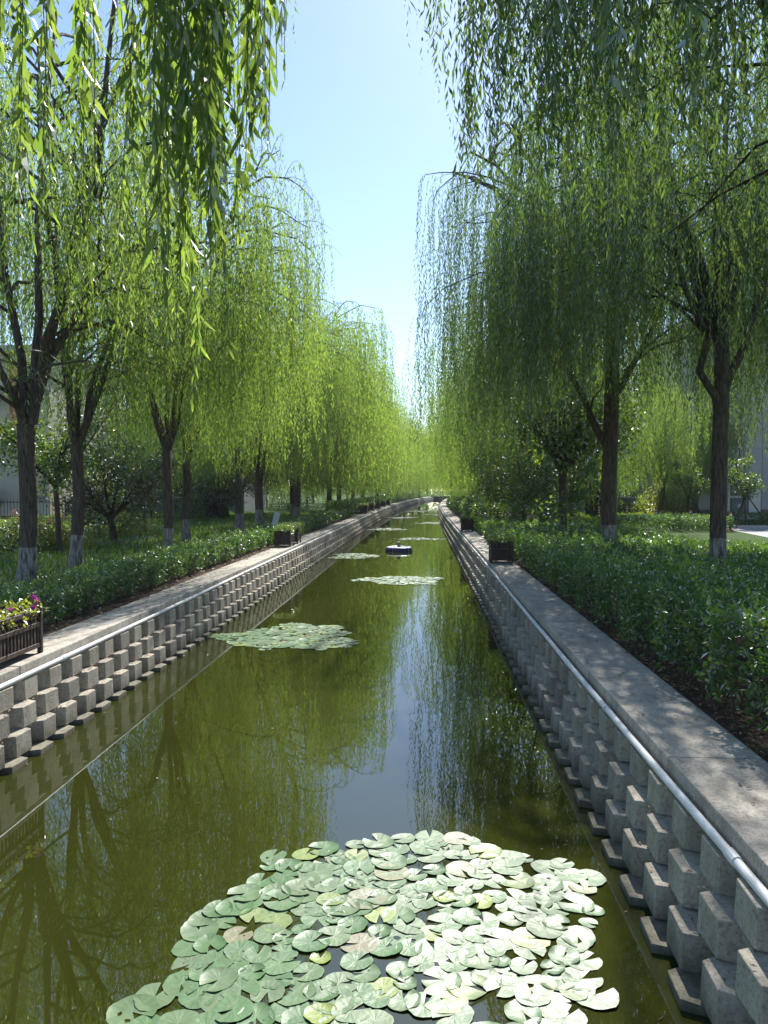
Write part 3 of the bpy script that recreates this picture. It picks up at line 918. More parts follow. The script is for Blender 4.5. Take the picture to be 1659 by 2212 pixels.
build_willow("thickest willow trunk rising from the wide hedge, right of centre", (p[0], p[1]), 63, 'willow_dark', H=11.4, Rc=5.2, hf=5.4, r0=.20, side=1, limbs=pl, ns=9, nt_=5, nst=6, zmin=1.6, slen=(1.4, 4.6), zin=3.0, **WK)
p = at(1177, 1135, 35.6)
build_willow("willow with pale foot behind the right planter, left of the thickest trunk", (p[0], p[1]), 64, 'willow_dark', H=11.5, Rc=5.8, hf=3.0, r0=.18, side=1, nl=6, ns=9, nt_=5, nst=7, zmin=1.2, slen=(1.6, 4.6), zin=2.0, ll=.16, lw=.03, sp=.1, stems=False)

# --- shared forms for the farther trees
FAR = dict(ll=.195, lw=.039, sp=.13, stems=False, lane=False, nl=6, ns=8, nt_=5, nst=6, slen=(1.8, 5.2), zin=2.0)
def proto(seed, side, mat, zmin, H=11.0, Rc=5.0):
    rr = np.random.default_rng(seed)
    x = -6.6 if side < 0 else 5.5
    w, tw, lf = willow(rr, (x, 50.0), H=H, Rc=Rc, hf=2.4, r0=.19, side=side, zmin=zmin, **FAR)
    return (w.mesh("trunk", M['bark'], smooth=True), lf.mesh("crown", M[mat], rnd=lambda k: np.clip(rr.normal(.5, .25, k), 0, 1)))
PL = [proto(71, -1, 'willow', .9, 11, 5.2), proto(72, -1, 'willow', .6, 11, 5.4)]
PR = [proto(73, 1, 'willow', .8, 11.5, 5.5), proto(74, 1, 'willow', .5, 11.5, 5.7)]
def far_tree(x, y, pr, sc, label, mir=False, rz=0.0):
    t = thing("willow_tree", label, "tree", (x, y, 0), rz, "willows along the canal")
    t.scale = (sc, sc * (-1 if mir else 1), sc)
    if y > 55:
        t.location.z = -.5 if y < 88 else -.9
    put("trunk", pr[0], t); put("crown", pr[1], t)
    return t
left_far = [(-7.4, 34.5, 1.0), (-6.6, 40.0, 1.02), (-7.8, 46, 1.05), (-6.4, 52, 1.0), (-6.6, 60, 1.0), (-6.5, 69, 1.03), (-6.5, 79, 1.0), (-6.0, 90, 1.08), (-5.6, 102, 1.1), (-5.2, 114, 1.15), (-5.0, 126, 1.15), (-4.6, 140, 1.2), (-4.4, 156, 1.25)]
right_far = [(5.4, 46, 1.0), (5.6, 57, 1.02), (5.4, 69, 1.0), (5.6, 82, 1.03), (5.5, 97, 1.05), (5.6, 114, 1.08), (5.7, 134, 1.1), (5.8, 156, 1.2)]
ordn = ["first", "second", "third", "fourth", "fifth", "sixth", "seventh", "eighth", "ninth", "tenth", "eleventh", "twelfth", "thirteenth", "fourteenth", "fifteenth", "sixteenth", "seventeenth"]
for i, (x, y, sc) in enumerate(left_far):
    far_tree(x + float(shift(y)), y, PL[i % 2], sc, "willow on the left bank, %s beyond the paired planters, its curtain over the water" % ordn[i], i % 3 == 1)
for i, (x, y, sc) in enumerate(right_far):
    far_tree(x + float(shift(y)), y, PR[i % 2], sc, "willow on the right bank, %s beyond the tree behind the planter" % ordn[i], i % 3 == 1)
p = at(1430, 1125, 41)
far_tree(p[0], p[1], PR[0], .75, "leaning willow on the sunny lawn between the thickest and rightmost trunks")
far_tree(-13.5, 47, PL[1], 1.0, "willow standing back behind the brick path near the fence", False, 1.0)
far_tree(12.5, 62, PR[1], 1.0, "willow standing back behind the sunny lawn on the right", False, 2.5)
# two filler trees at the far bend
for x, y, sc, lab in ((1.0, 202, 1.3, "willow closing the view at the canal end, left one"), (9.5, 198, 1.3, "willow closing the view at the canal end, right one")):
    far_tree(x, y, PL[0], sc, lab, False, 1.0)

# ------------------------------------------------------------------ broadleaf trees and shrubs
def broadleaf(rr, H, Rc, hf, r0, nb=7, ncl=6, nleaf=60, ls=.11, spread=.55, low=.9, flat=.7):
    wood, leaf = Geo(), Geo()
    fork = np.array([rr.normal(0, .05), rr.normal(0, .05), hf])
    wood.tube(np.array([[0, 0, -.1], [0, 0, .15], [fork[0] * .5, fork[1] * .5, hf * .6], fork]), [r0 * 1.3, r0, r0 * .9, r0 * .85], 10)
    C = []
    for i in range(nb):
        a = 2 * pi * i / nb + rr.normal(0, .3)
        re = Rc * rr.uniform(.35, .95); d = np.array([cos(a), sin(a), 0])
        z = rr.uniform(hf * low + .15 * (H - hf), H)
        S = bez(fork, fork + d * re * .5 + UP * (z - hf) * .45, d * re + UP * z, 7)
        wood.tube(S, np.linspace(r0 * .55, .012, 7), 6, False)
        for k in range(ncl):
            t = rr.uniform(.4, 1) * 6; j = min(int(t), 5)
            c = S[j] + (S[j + 1] - S[j]) * (t - j) + rr.normal(0, Rc * .16, 3)
            C.append(c)
            wood.tube(np.array([S[j], (S[j] + c) / 2 + UP * .05, c]), [.015, .01, .004], 4, False)
    C = np.array(C)
    n = len(C) * nleaf
    ctr = np.repeat(C, nleaf, 0)
    off = rr.normal(0, 1, (n, 3)); off = unit(off) * (rr.random((n, 1)) ** .45) * spread * np.array([1, 1, flat])
    D = unit(rr.normal(0, 1, (n, 3)) + off / spread * .8 - UP * .25)
    leaf_quads(leaf, ctr + off, D, ls * rr.uniform(.7, 1.3, n), ls * .6 * rr.uniform(.7, 1.2, n), rr, .1)
    return wood, leaf
def bl_mesh(seed, mat, **kw):
    rr = np.random.default_rng(seed)
    w, lf = broadleaf(rr, **kw)
    return w.mesh("trunk", M['bark_plain'], smooth=True), lf.mesh("crown", M[mat], rnd=lambda k: np.clip(rr.normal(.5, .25, k), 0, 1))
def bl_place(name, pr, loc, sc, label, cat="tree", group=None, rz=0.0):
    t = thing(name, label, cat, (loc[0], loc[1], 0), rz, group)
    t.scale = (sc, sc, sc)
    put("trunk", pr[0], t); put("crown", pr[1], t)
    return t
BIG = [bl_mesh(81, 'broad', H=8.5, Rc=3.6, hf=2.2, r0=.16, nb=10, ncl=9, nleaf=110, ls=.19, spread=1.0),
       bl_mesh(82, 'broad', H=7.0, Rc=3.2, hf=1.6, r0=.13, nb=9, ncl=9, nleaf=110, ls=.17, spread=.9)]
PLUM = [bl_mesh(83, 'plum', H=3.5, Rc=2.3, hf=.75, r0=.10, nb=8, ncl=9, nleaf=80, ls=.11, spread=.5),
        bl_mesh(84, 'broad', H=4.2, Rc=2.0, hf=1.7, r0=.075, nb=7, ncl=8, nleaf=80, ls=.11, spread=.5)]
YOUNG = bl_mesh(85, 'broad', H=3.1, Rc=.75, hf=1.15, r0=.035, nb=6, ncl=6, nleaf=55, ls=.10, spread=.32)
p = at(246, 1176, 23); bl_place("plum_tree", PLUM[0], p, 1.0, "low spreading dark leaved tree in a ring of stones on the lawn")
p = at(129, 1202, 19.2); bl_place("ornamental_tree", PLUM[1], p, 1.0, "slim light trunked tree on the lawn right of the leftmost willow")
p = at(313, 1160, 27); bl_place("ornamental_tree", PLUM[1], p, .85, "slim dark trunked small tree on the lawn by the white stepping stones", rz=2)
p = at(480, 1130, 40); bl_place("ornamental_tree", PLUM[0], p, 1.1, "small multi stemmed tree beside the brick path", rz=1)
bgs = [(-16, 49, .6), (-20.5, 47, .6), (-26, 50, .7), (-21, 31, .5), (-25.5, 36, .55), (-17, 58, .75), (-23, 60, .8), (-14, 68, .8), (-18, 68, 1.15), (-12, 78, 1.0), (-14, 95, 1.1), (-11.5, 110, 1.1), (-29, 57, 1.0), (-30, 68, 1.2), (-24, 78, 1.3), (-13, 130, 1.2),
       (11, 72, 1.0), (16, 66, 1.1), (22, 75, 1.2), (13, 88, 1.1), (12.5, 104, 1.1), (30, 84, 1.3), (19, 96, 1.3), (14, 122, 1.2), (27, 110, 1.5), (16, 145, 1.4)]
for i, (x, y, sc) in enumerate(bgs):
    bl_place("shade_tree", BIG[i % 2], (x + float(shift(y)) * .5, y), sc, "leafy green background tree behind the %s willows, %s counted away from the viewer" % (("left", ordn[i]) if x < 0 else ("right", ordn[i - sum(1 for q_ in bgs if q_[0] < 0)])), group="background trees " + ("left" if x < 0 else "right"), rz=i * 1.3)
# far-off wood round the park, one mass
rw = np.random.default_rng(88)
g = Geo()
def wood_band(ax, ay, bx_, by_, n, h, depth):
    t_ = rw.random(n)
    x = ax + (bx_ - ax) * t_ + rw.normal(0, depth, n); y = ay + (by_ - ay) * t_ + rw.normal(0, depth, n)
    topz = h * (.75 + .18 * np.sin(t_ * 60) + .12 * np.sin(t_ * 137 + 1) + .08 * np.sin(t_ * 311))
    z = topz * rw.random(n) ** 1.15
    leaf_quads(g, np.stack([x, y, z], -1), unit(rw.normal(0, 1, (n, 3))), rw.uniform(.5, 1.3, n), rw.uniform(.3, .7, n), rw, .15)
wood_band(-150, 215, 150, 215, 14000, 9, 4)
wood_band(-48, 20, -40, 215, 11000, 9, 2.5)
wood_band(50, 60, 46, 215, 9000, 9, 2.5)
put("distant_woods", g.mesh("distant_woods", M['broad'], rnd=lambda k: rw.random(k)), label="distant green trees merging into one mass round the park", cat="trees", kind="stuff")
# dark leafy trees under the willows on the right
for (x, y, D, sc, lab) in ((1075, 1112, 41, .75, "dark round leafy tree behind the right hedge near the second planter"), (1130, 1120, 33, .62, "dark leafy small tree between the planter and the pale footed willow"), (1235, 1115, 37, .6, "dark leafy tree left of the thickest trunk")):
    p = at(x, y, D); bl_place("shade_tree", BIG[1], p, sc, lab, rz=x)
p = at(1215, 1180, 27.5); bl_place("shade_tree", BIG[0], p, 1.0, "tall dark broadleaf tree among the willows just left of the thickest trunk", rz=.7)
# staked young trees in front of the right building
for (x, y, D, sc, lab) in ((1488, 1106, 37, 1.0, "young staked tree left of the building window"), (1612, 1110, 33.5, 1.0, "young staked tree in front of the outdoor cooling unit")):
    p = at(x, y, D)
    t = bl_place("young_tree", YOUNG, p, sc, lab, group="young staked trees", rz=x)
    for a in (0.4, 2.5, 4.6):
        g = Geo(); g.tube(np.array([[cos(a) * .95, sin(a) * .95, 0], [cos(a) * .04, sin(a) * .04, 1.35]]), .03, 6)
        put("stake", g.mesh("stake", M['bark_plain']), t)

# ------------------------------------------------------------------ hedges
def hedge(name, label, x0, x1, y0, y1, h, dens, ls, seed, mat='hedge', bump=.12, group="hedges", sprigs=25, zones=None, follow=True, cat="hedge", hprof=None, back=0.0):
    rr = np.random.default_rng(seed)
    t = thing(name, label, cat, ((x0 + x1) / 2, y0, 0), group=group)
    ox, oy = t.location.x, t.location.y
    leaf, stem = Geo(), Geo()
    def top(x, y):
        hh_ = np.interp(y, hprof[0], hprof[1]) if hprof else h
        fr_ = np.clip((x - x0) / (x1 - x0), 0, 1); fr_ = fr_ if back >= 0 else 1 - fr_
        hh_ = hh_ * (1 - abs(back) * fr_)
        return hh_ + bump * (np.sin(x * 2.1 + seed) * np.sin(y * 1.7 + seed * 2) * .5 + .5 * np.sin(x * 4.7 + y * 3.9 + seed)) + bump * .5 * np.sin(y * 7.3 + x * 9.1)
    zones = zones or [(y0, y1, dens, ls)]
    RV = []
    def tone(P, lift=0.0):
        a_ = .40 + .16 * np.sin(P[:, 0] * 2.3 + seed) * np.sin(P[:, 1] * 1.9 + 2 * seed) + .10 * np.sin(P[:, 0] * 6.1 + P[:, 1] * 4.3) + lift
        return np.clip(a_ + rr.normal(0, .17, len(P)), 0, 1)
    for (a, b, dn, l) in zones:
        area = (x1 - x0) * (b - a)
        n = int(area * dn)
        x = rr.uniform(x0, x1, n); y = rr.uniform(a, b, n)
        z = top(x, y) - np.abs(rr.exponential(.10, n))
        # side faces
        n2 = int((b - a) * (h + .2) * dn * .9) * 2
        sx = np.where(rr.random(n2) < .5, x0, x1)
        ys_ = rr.uniform(a, b, n2)
        ins = np.abs(rr.normal(0, .09, n2)) - .05 + .06 * np.sin(ys_ * 5.3 + seed) + .04 * np.sin(ys_ * 11.1)
        xs = sx + np.where(sx == x0, 1, -1) * ins
        zs = rr.uniform(.10, 1.0, n2) ** .8 * top(xs, ys_)
        n3 = int((x1 - x0) * h * dn * .8)
        xe = rr.uniform(x0, x1, n3); ye = a + np.abs(rr.normal(0, .1, n3)); ze = rr.uniform(.1, 1, n3) * top(xe, ye)
        P = np.stack([np.r_[x, xs, xe], np.r_[y, ys_, ye], np.r_[z, zs, ze]], -1)
        if follow:
            P[:, 0] += shift(P[:, 1])
        N_ = len(P)
        D = unit(rr.normal(0, 1, (N_, 3)) + UP * .55)
        P[:, 2] = np.maximum(P[:, 2], .03)
        leaf_quads(leaf, P - [ox, oy, 0], D, l * rr.uniform(.6, 1.35, N_), l * .55 * rr.uniform(.8, 1.2, N_), rr, .15)
        RV.append(tone(P))
        # upright fresh sprigs
        ks = int(area * sprigs * min(1, dn / 700))
        for _ in range(ks):
            x_ = rr.uniform(x0 + .05, x1 - .05); y_ = rr.uniform(a, b)
            zt = float(top(x_, y_)); hh = rr.uniform(.08, .22)
            base = np.array([x_ + (float(shift(y_)) if follow else 0) - ox, y_ - oy, zt - .05])
            dr = unit(np.array([rr.normal(0, .25), rr.normal(0, .25), 1]))
            m_ = 9
            q = base + dr * (np.linspace(.15, 1, m_)[:, None] * hh)
            az = np.arange(m_) * 2.4
            D2 = unit(np.stack([np.cos(az), np.sin(az), np.full(m_, .75)], -1))
            leaf_quads(leaf, q, D2, l * 1.05 * np.linspace(1.1, .6, m_), l * .5, rr, .15)
            RV.append(tone(q + [ox, oy, 0], .28))
        # woody stems
        for _ in range(int((b - a) * 10 * min(1, dn / 600))):
            sgn = rr.random() < .6
            x_ = (x0 if rr.random() < .5 else x1) + rr.normal(0, .12); x_ = min(max(x_, x0 + .04), x1 - .04)
            y_ = rr.uniform(a, b)
            b0 = np.array([x_ + (float(shift(y_)) if follow else 0) - ox, y_ - oy, -.02])
            stem.tube(np.array([b0, b0 + [rr.normal(0, .05), rr.normal(0, .05), h * .4], b0 + [rr.normal(0, .12), rr.normal(0, .12), h * .85]]), [.008, .006, .003], 4, False)
    nf = leaf.n // 4
    put("foliage", leaf.mesh("foliage", M[mat], rnd=np.concatenate(RV)), t)
    if stem.n:
        put("stems", stem.mesh("stems", M['bark_plain']), t, kind="stuff")
    return t
hedge("hedge", "wide dark green hedge bed filling the right bank beside the walkway", 2.13, 7.2, 2.6, 33, .5, 0, 0, 1, sprigs=14, hprof=([2, 8, 13, 40], [.76, .68, .46, .38]), back=.45, bump=.10,
      zones=[(2.6, 9, 900, .062), (9, 16, 560, .072), (16, 24, 300, .09), (24, 33, 180, .11)])
hedge("hedge", "long low hedge beside the left walkway in dappled light", -6.1, -4.42, 5.2, 48, .42, 0, 0, 2, back=-.5, bump=.08, sprigs=14,
      zones=[(5.2, 13, 1150, .056), (13, 22, 620, .070), (22, 34, 330, .09), (34, 48, 200, .11)])
hedge("hedge", "low hedge farther along the left bank past the paired planters", -6.2, -4.6, 49, 180, .75, 110, .18, 3, bump=.08, sprigs=0)
hedge("hedge", "dark hedge along the right bank beyond the second right planter", 2.4, 6.0, 34.5, 180, .9, 75, .18, 4, bump=.12, sprigs=0)
hedge("hedge", "low leafy bed behind the rightmost trunk, beside the pale road", 7.3, 9.0, 12, 20.5, .26, 350, .09, 8, bump=.06, sprigs=6, follow=False)
hedge("hedge", "sunlit clipped hedge row across the lawn right of the thickest trunk", 7.6, 12.0, 30.5, 33.5, .55, 700, .07, 5, bump=.05, sprigs=4, follow=False)
hedge("hedge", "low clipped hedge at the foot of the stone building", 13.5, 30, 35.5, 36.8, .55, 500, .08, 6, bump=.05, sprigs=4, follow=False)
hedge("hedge", "tall dark hedge in the distance behind the sunny lawn", 6.5, 16, 58, 60, 1.7, 150, .17, 7, bump=.1, sprigs=0, follow=False)
def bush(name, label, loc, rx, ry, h, n, ls, seed, mat):
    rr = np.random.default_rng(seed)
    t = thing(name, label, "bush", (loc[0], loc[1], 0))
    d = unit(rr.normal(0, 1, (n, 3))); d[:, 2] = abs(d[:, 2])
    lob = 1 + .18 * np.sin(5 * d[:, :1] + seed) + .15 * np.sin(6 * d[:, 1:2] + 2 * seed)
    P = d * (rr.random((n, 1)) ** .35) * lob * np.array([rx, ry, h])
    P[:, 2] = np.maximum(P[:, 2], .04)
    g = Geo(); leaf_quads(g, P, unit(rr.normal(0, 1, (n, 3)) + UP * .4), ls * rr.uniform(.7, 1.3, n), ls * .5, rr, .15)
    put("foliage", g.mesh("foliage", M[mat], rnd=lambda k: rr.random(k)), t)
    g = Geo()
    for k in range(8):
        a = rr.uniform(0, 6.28); g.tube(np.array([[0, 0, -.03], [cos(a) * rx * .3, sin(a) * ry * .3, h * .4], [cos(a) * rx * .6, sin(a) * ry * .6, h * .75]]), [.02, .014, .006], 5, False)
    put("stems", g.mesh("stems", M['bark_plain']), t, kind="stuff")
p = at(1455, 1102, 45); bush("bush", "bright yellow green bush in front of the stone building", p, 1.7, 1.4, 3.0, 5000, .13, 1, 'yellowbush')
p = at(1395, 1098, 50); bush("bush", "round green bush behind the short road post on the lawn", p, 1.2, 1.0, 1.2, 2500, .12, 2, 'broad')
p = at(1340, 1098, 51); bush("bush", "small green bush beside the thickest trunk in the distance", p, 1.0, .9, 1.0, 2000, .12, 3, 'broad')
p = at(80, 1185, 20.5); bush("bush", "bush with pinkish red leaves between the two leftmost willow trunks", p, 1.0, .8, .95, 2600, .08, 4, 'redleaf')
p = at(110, 1192, 20); bush("bush", "light green bush at the foot of the slim light trunked tree", p, 1.2, .8, .7, 2600, .08, 5, 'yellowbush')
p = at(20, 1190, 19); bush("bush", "light green shrub at the left edge behind the leftmost willow", p, 1.4, .9, .9, 3000, .08, 6, 'broad')
p = at(410, 1122, 38); bush("bush", "round green bush in front of the iron fence", p, 1.3, 1.0, 1.2, 2500, .1, 7, 'broad')
p = at(255, 1160, 26); bush("bush", "light green low shrub behind the low dark tree", p, 1.3, 1.0, 1.3, 2500, .1, 8, 'yellowbush')
p = at(625, 1098, 62); bush("bush", "dark round bush on the far left lawn", p, 2.2, 1.6, 2.0, 2500, .14, 9, 'hedge')

# lawn grass
rrg = np.random.default_rng(91)
g = Geo()
def tufts(x0, x1, y0, y1, n, h):
    x = rrg.uniform(x0, x1, n); y = rrg.uniform(y0, y1, n)
    P = np.stack([x, y, np.full(n, -.02)], -1)
    leaf_quads(g, P, unit(rrg.normal(0, .45, (n, 3)) * [1, 1, .2] + UP), h * rrg.uniform(.6, 1.4, n), h * .16 + .0 * x, rrg)
tufts(-14, -6.0, 9, 20, 20000, .13); tufts(-18, -6.0, 20, 34, 20000, .17); tufts(-22, -6, 34, 50, 12000, .24)
tufts(7.2, 14, 34, 56, 12000, .24)
put("grass", g.mesh("grass", M['grass'], rnd=lambda k: rrg.random(k)), label="green lawn grass under the willows", cat="grass", kind="stuff")

# fallen leaves on soil, walkway and ledges
g = Geo()
def litter(x, y, z, l):
    n = len(x)
    P = np.stack([x, y, z], -1)
    D = unit(np.stack([rrg.normal(0, 1, n), rrg.normal(0, 1, n), np.abs(rrg.normal(0, .12, n))], -1))
    S = unit(np.cross(D, UP + rrg.normal(0, .25, (n, 3)))); L_ = l * rrg.uniform(.5, 1.3, (n, 1)); W = L_ * rrg.uniform(.18, .4, (n, 1))
    V = np.stack([P, P + D * L_ * .5 + S * W / 2 + UP * .004, P + D * L_, P + D * L_ * .5 - S * W / 2 + UP * .004], 1)
    g.add(V, np.arange(n * 4).reshape(n, 4))
n = 2600; litter(rrg.uniform(2.04, 2.4, n), rrg.uniform(3.2, 26, n), np.full(n, .002), .055)
n = 3200; litter(rrg.uniform(-4.65, -4.2, n), rrg.uniform(5.5, 30, n), np.full(n, .002), .055)
n = 170; litter(XR_IN + .02 + .55 * rrg.random(n) ** .7, rrg.uniform(3.0, 20, n), np.full(n, .007), .05)
n = 240; litter(XL_IN - .02 - .48 * rrg.random(n) ** .6, rrg.uniform(6, 26, n), np.full(n, .007), .05)
for ri in (1, 2):
    n = 420; litter(XL_IN + .03 + .078 * ri + rrg.uniform(-.03, .04, n), rrg.uniform(5.5, 22, n), np.full(n, TOPS[ri] + .006), .04)
    n = 90; litter(XR_IN - .03 - .078 * ri + rrg.uniform(-.04, .03, n), rrg.uniform(2.5, 18, n), np.full(n, TOPS[ri] + .006), .04)
n = 60; litter(rrg.uniform(-3.2, 1.0, n), rrg.uniform(4, 24, n), np.full(n, WATER_Z + .004), .045)
n = 260; yy = rrg.uniform(3, 30, n); litter(np.where(rrg.random(n) < .6, -3.36 + .5 * rrg.random(n) ** 2, 1.12 - .35 * rrg.random(n) ** 2), yy, np.full(n, WATER_Z + .004), .04)
put("fallen_leaves", g.mesh("fallen_leaves", M['dryleaf'], rnd=lambda k: rrg.random(k)), label="dry brown leaves scattered on soil, ledges and walkway", cat="fallen leaves", kind="stuff")

# ------------------------------------------------------------------ wooden planters
def box_mesh(name, size, mat):
    bm = bmesh.new(); bmesh.ops.create_cube(bm, size=1.0, matrix=Matrix.Diagonal((*size, 1)))
    bmesh.ops.bevel(bm, geom=bm.edges[:], offset=min(size) * .12, segments=1, affect='EDGES')
    me = bpy.data.meshes.new(name); bm.to_mesh(me); bm.free(); me.materials.append(M[mat]); return me
def make_planter(label, loc, wx, wy, h=.47, flowers=False, seed=0):
    rr = np.random.default_rng(seed)
    t = thing("planter_box", label, "planter", loc, group="wooden planters on the walkways")
    post = box_mesh("post", (.045, .045, h), 'wood')
    for sx in (-1, 1):
        for sy in (-1, 1):
            put("post", post, t, (sx * (wx / 2 - .0225), sy * (wy / 2 - .0225), h / 2))
    for (ln, ax) in ((wx, 0), (wy, 1)):
        inner = ln - .09
        rail = box_mesh("rail", (inner, .03, .045) if ax == 0 else (.03, inner, .045), 'wood')
        slat = box_mesh("slat", (.028, .012, h * .47) if ax == 0 else (.012, .028, h * .47), 'wood')
        lath = box_mesh("lath", (.014, .008, .13) if ax == 0 else (.008, .014, .13), 'wood')
        board = box_mesh("lining", (inner, .008, h * .8) if ax == 0 else (.008, inner, h * .8), 'wood')
        other = wy if ax == 0 else wx
        for s in (-1, 1):
            e = s * (other / 2 - .02)
            for z in (.085, h * .62, h - .05):
                put("rail", rail, t, (0, e, z) if ax == 0 else (e, 0, z))
            put("lining", board, t, (0, e - s * .028, h * .5) if ax == 0 else (e - s * .028, 0, h * .5))
            k = int(inner / .058)
            for i in range(k):
                q = -inner / 2 + (i + .5) * inner / k
                put("slat", slat, t, (q, e, .108 + h * .235) if ax == 0 else (e, q, .108 + h * .235))
            k = int(inner / .07)
            for i in range(k):
                q = -inner / 2 + (i + .5) * inner / k
                for tl in (-1, 1):
                    o = put("lath", lath, t, (q, e + .005 * tl, h * .79) if ax == 0 else (e + .005 * tl, q, h * .79))
                    o.rotation_euler = (0, tl * .75, 0) if ax == 0 else (tl * .75, 0, 0)
    g = Geo(); g.box((0, 0, h * .42), (wx - .11, wy - .11, h * .6))
    put("soil", g.mesh("soil", M['soil']), t)
    n = int((480 if flowers else 900) * wx * wy / .25)
    g = Geo()
    u = rr.random((n, 2)) * 1.12 - .56
    hz = h * .72 + rr.random(n) ** .8 * (.14 + .14 * np.sin(u[:, 1] * 9 + seed) ** 2) * (.75 if flowers else 1)
    leaf_quads(g, np.stack([u[:, 0] * wx, u[:, 1] * wy, hz], -1), unit(rr.normal(0, 1, (n, 3)) + UP * .3), rr.uniform(.03, .075, n), rr.uniform(.02, .04, n), rr, .15)
    put("plants", g.mesh("plants", M['yellowbush' if flowers else 'broad'], rnd=lambda k: rr.random(k)), t)
    if flowers:
        for (fx, fy, fz) in ((wx * .42, wy * .44, h + .05), (wx * .40, wy * .40, h + .09), (wx * .44, wy * .36, h + .0), (wx * .1, -wy * .1, h + .12), (wx * .3, wy * .05, h + .02)):
            n = 40; g = Geo(); d = unit(rr.normal(0, 1, (n, 3)))
            leaf_quads(g, d * .004, d, np.full(n, .028), np.full(n, .02), rr, .1)
            f = put("flower", g.mesh("flower", M['petal'], rnd=lambda k: rr.random(k)), t, (fx, fy, fz))
            g = Geo(); g.tube(np.array([[0, 0, 0], [-.01, -.01, -.16]]), .003, 4)
            put("stem", g.mesh("stem", M['twig']), f)
    return t
make_planter("long slatted wooden planter with magenta flowers at the left edge", (-3.99, 6.95, 0), .42, 1.0, .47, True, 1)
make_planter("dark wooden planter on the left walkway, nearer one of a pair", (-3.985, 21.95, 0), .48, .62, .48, False, 2)
make_planter("dark wooden planter on the left walkway, farther one of a pair", (-3.985, 23.2, 0), .48, .62, .48, False, 3)
make_planter("dark wooden planter with lattice top, nearest on the right walkway", (1.745, 17.3, 0), .50, .52, .50, False, 4)
make_planter("dark wooden planter on the right walkway under the willow curtain", (1.73, 30.2, 0), .48, .52, .50, False, 5)
for i, y in enumerate((52, 58.5, 65, 72, 79)):
    make_planter("dark planter on the far left walkway, %s past the willow curtain" % ordn[i], (-3.98 + float(shift(y)), y, 0), .46, 1.5, .62, False, 10 + i)

# small pale sign leaning in the hedge behind the pair
p = at(618, 1170, 23.5)
t = thing("garden_sign", "slim pale blue sign leaning in the left hedge behind the paired planters", "sign", (-4.55, 23.6, 0))
g = Geo(); g.box((0, 0, .72), (.18, .02, .42), Matrix.Rotation(.25, 3, 'Y')); put("panel", g.mesh("panel", M['signblue']), t)
g = Geo(); g.tube(np.array([[-.13, 0, -.05], [-.04, 0, .55]]), .012, 6); put("post", g.mesh("post", M['iron']), t)

# ------------------------------------------------------------------ floating ring with pump
t = thing("floating_ring", "blue and white inflatable ring carrying a short brown pump post on the water", "float", (-.92, 29.4, WATER_Z))
g = Geo()
nu, nv, R0, r0 = 48, 16, .40, .125
V, F = [], []
for i in range(nu):
    a = 2 * pi * i / nu
    for j in range(nv):
        b = 2 * pi * j / nv
        V.append([(R0 + r0 * cos(b)) * cos(a), (R0 + r0 * cos(b)) * sin(a), .055 + r0 * .9 * sin(b)])
idx = lambda i, j: (i % nu) * nv + j % nv
top, low = [], []
for i in range(nu):
    for j in range(nv):
        f = [idx(i, j), idx(i + 1, j), idx(i + 1, j + 1), idx(i, j + 1)]
        (top if (j < 1 or 2 <= j < 9) and j >= 1 and j < 8 and 1 < j < 9 else low).append(f)
g.add(V, top, 0); g.extra(low, 0, 1)
put("tube", g.mesh("tube", [M['ringwhite'], M['blue']], smooth=True), t)
g = Geo(); g.tube(np.array([[0, 0, -.1], [0, 0, .1], [0, 0, .11], [0, 0, .32], [0, 0, .325]]), [.12, .12, .065, .065, .062], 14)
put("pump_post", g.mesh("pump_post", M['pump']), t)
g = Geo(); g.tube(np.array([[0, 0, .326], [0, 0, .36]]), .055, 12); put("nozzle", g.mesh("nozzle", M['ringwhite']), t)
for a in (-2.0, -.75, .6, 2.2):
    b = np.linspace(0, 2 * pi, 17)
    g = Geo(); g.tube(np.stack([(R0 + (r0 + .006) * np.cos(b)) * cos(a), (R0 + (r0 + .006) * np.cos(b)) * sin(a), .055 + (r0 * .9 + .006) * np.sin(b)], -1), .007, 5, False)
    put("rope", g.mesh("rope", M['rope']), t)

# ------------------------------------------------------------------ right side: road, posts, building
g = Geo(); g.add([[11.3, 23.6, -.008], [60, 20, -.008], [60, 33, -.008], [12.6, 32.8, -.008]], [[0, 1, 2, 3]])
put("road", g.mesh("road", M['road']), kind="structure")
g = Geo(); g.add([[9.8, 20.5, -.006], [60, 15.5, -.006], [60, 19.7, -.006], [11.0, 23.3, -.006]], [[0, 1, 2, 3]])
put("brick_pavement", g.mesh("brick_pavement", M['brickpave']), kind="structure")
g = Geo()
g.box((35.8, 33.05, .04), (47, .22, .16)); put("kerb", g.mesh("kerb", M['kerb']), kind="structure")
def bollard(x, y, label):
    t = thing("road_post", label, "post", (x, y, 0), group="red and white road posts")
    g = Geo(); g.tube(np.array([[0, 0, 0], [0, 0, .03], [0, 0, .035], [0, 0, .70], [0, 0, .72]]), [.12, .12, .055, .055, .04], 14)
    put("tube", g.mesh("tube", M['red']), t)
    for z in (.30, .44, .58):
        g = Geo(); g.tube(np.array([[0, 0, z], [0, 0, z + .07]]), .0575, 14); put("band", g.mesh("band", M['white']), t)
for (x, D, lab) in ((1578, 31.5, "red and white road post right of the rightmost willow trunk"), (1491, 35, "red and white road post left of the rightmost willow trunk"),
                    (1417, 38.5, "red and white road post hidden half behind the leaning willow"), (1354, 42, "red and white road post right of the thickest trunk"),
                    (1294, 44.5, "red and white road post touching the left edge of the thickest trunk"), (1241, 41.5, "red and white road post farthest left, by the dark leafy tree")):
    p = at(x, 1100, D); bollard(p[0], p[1], lab)
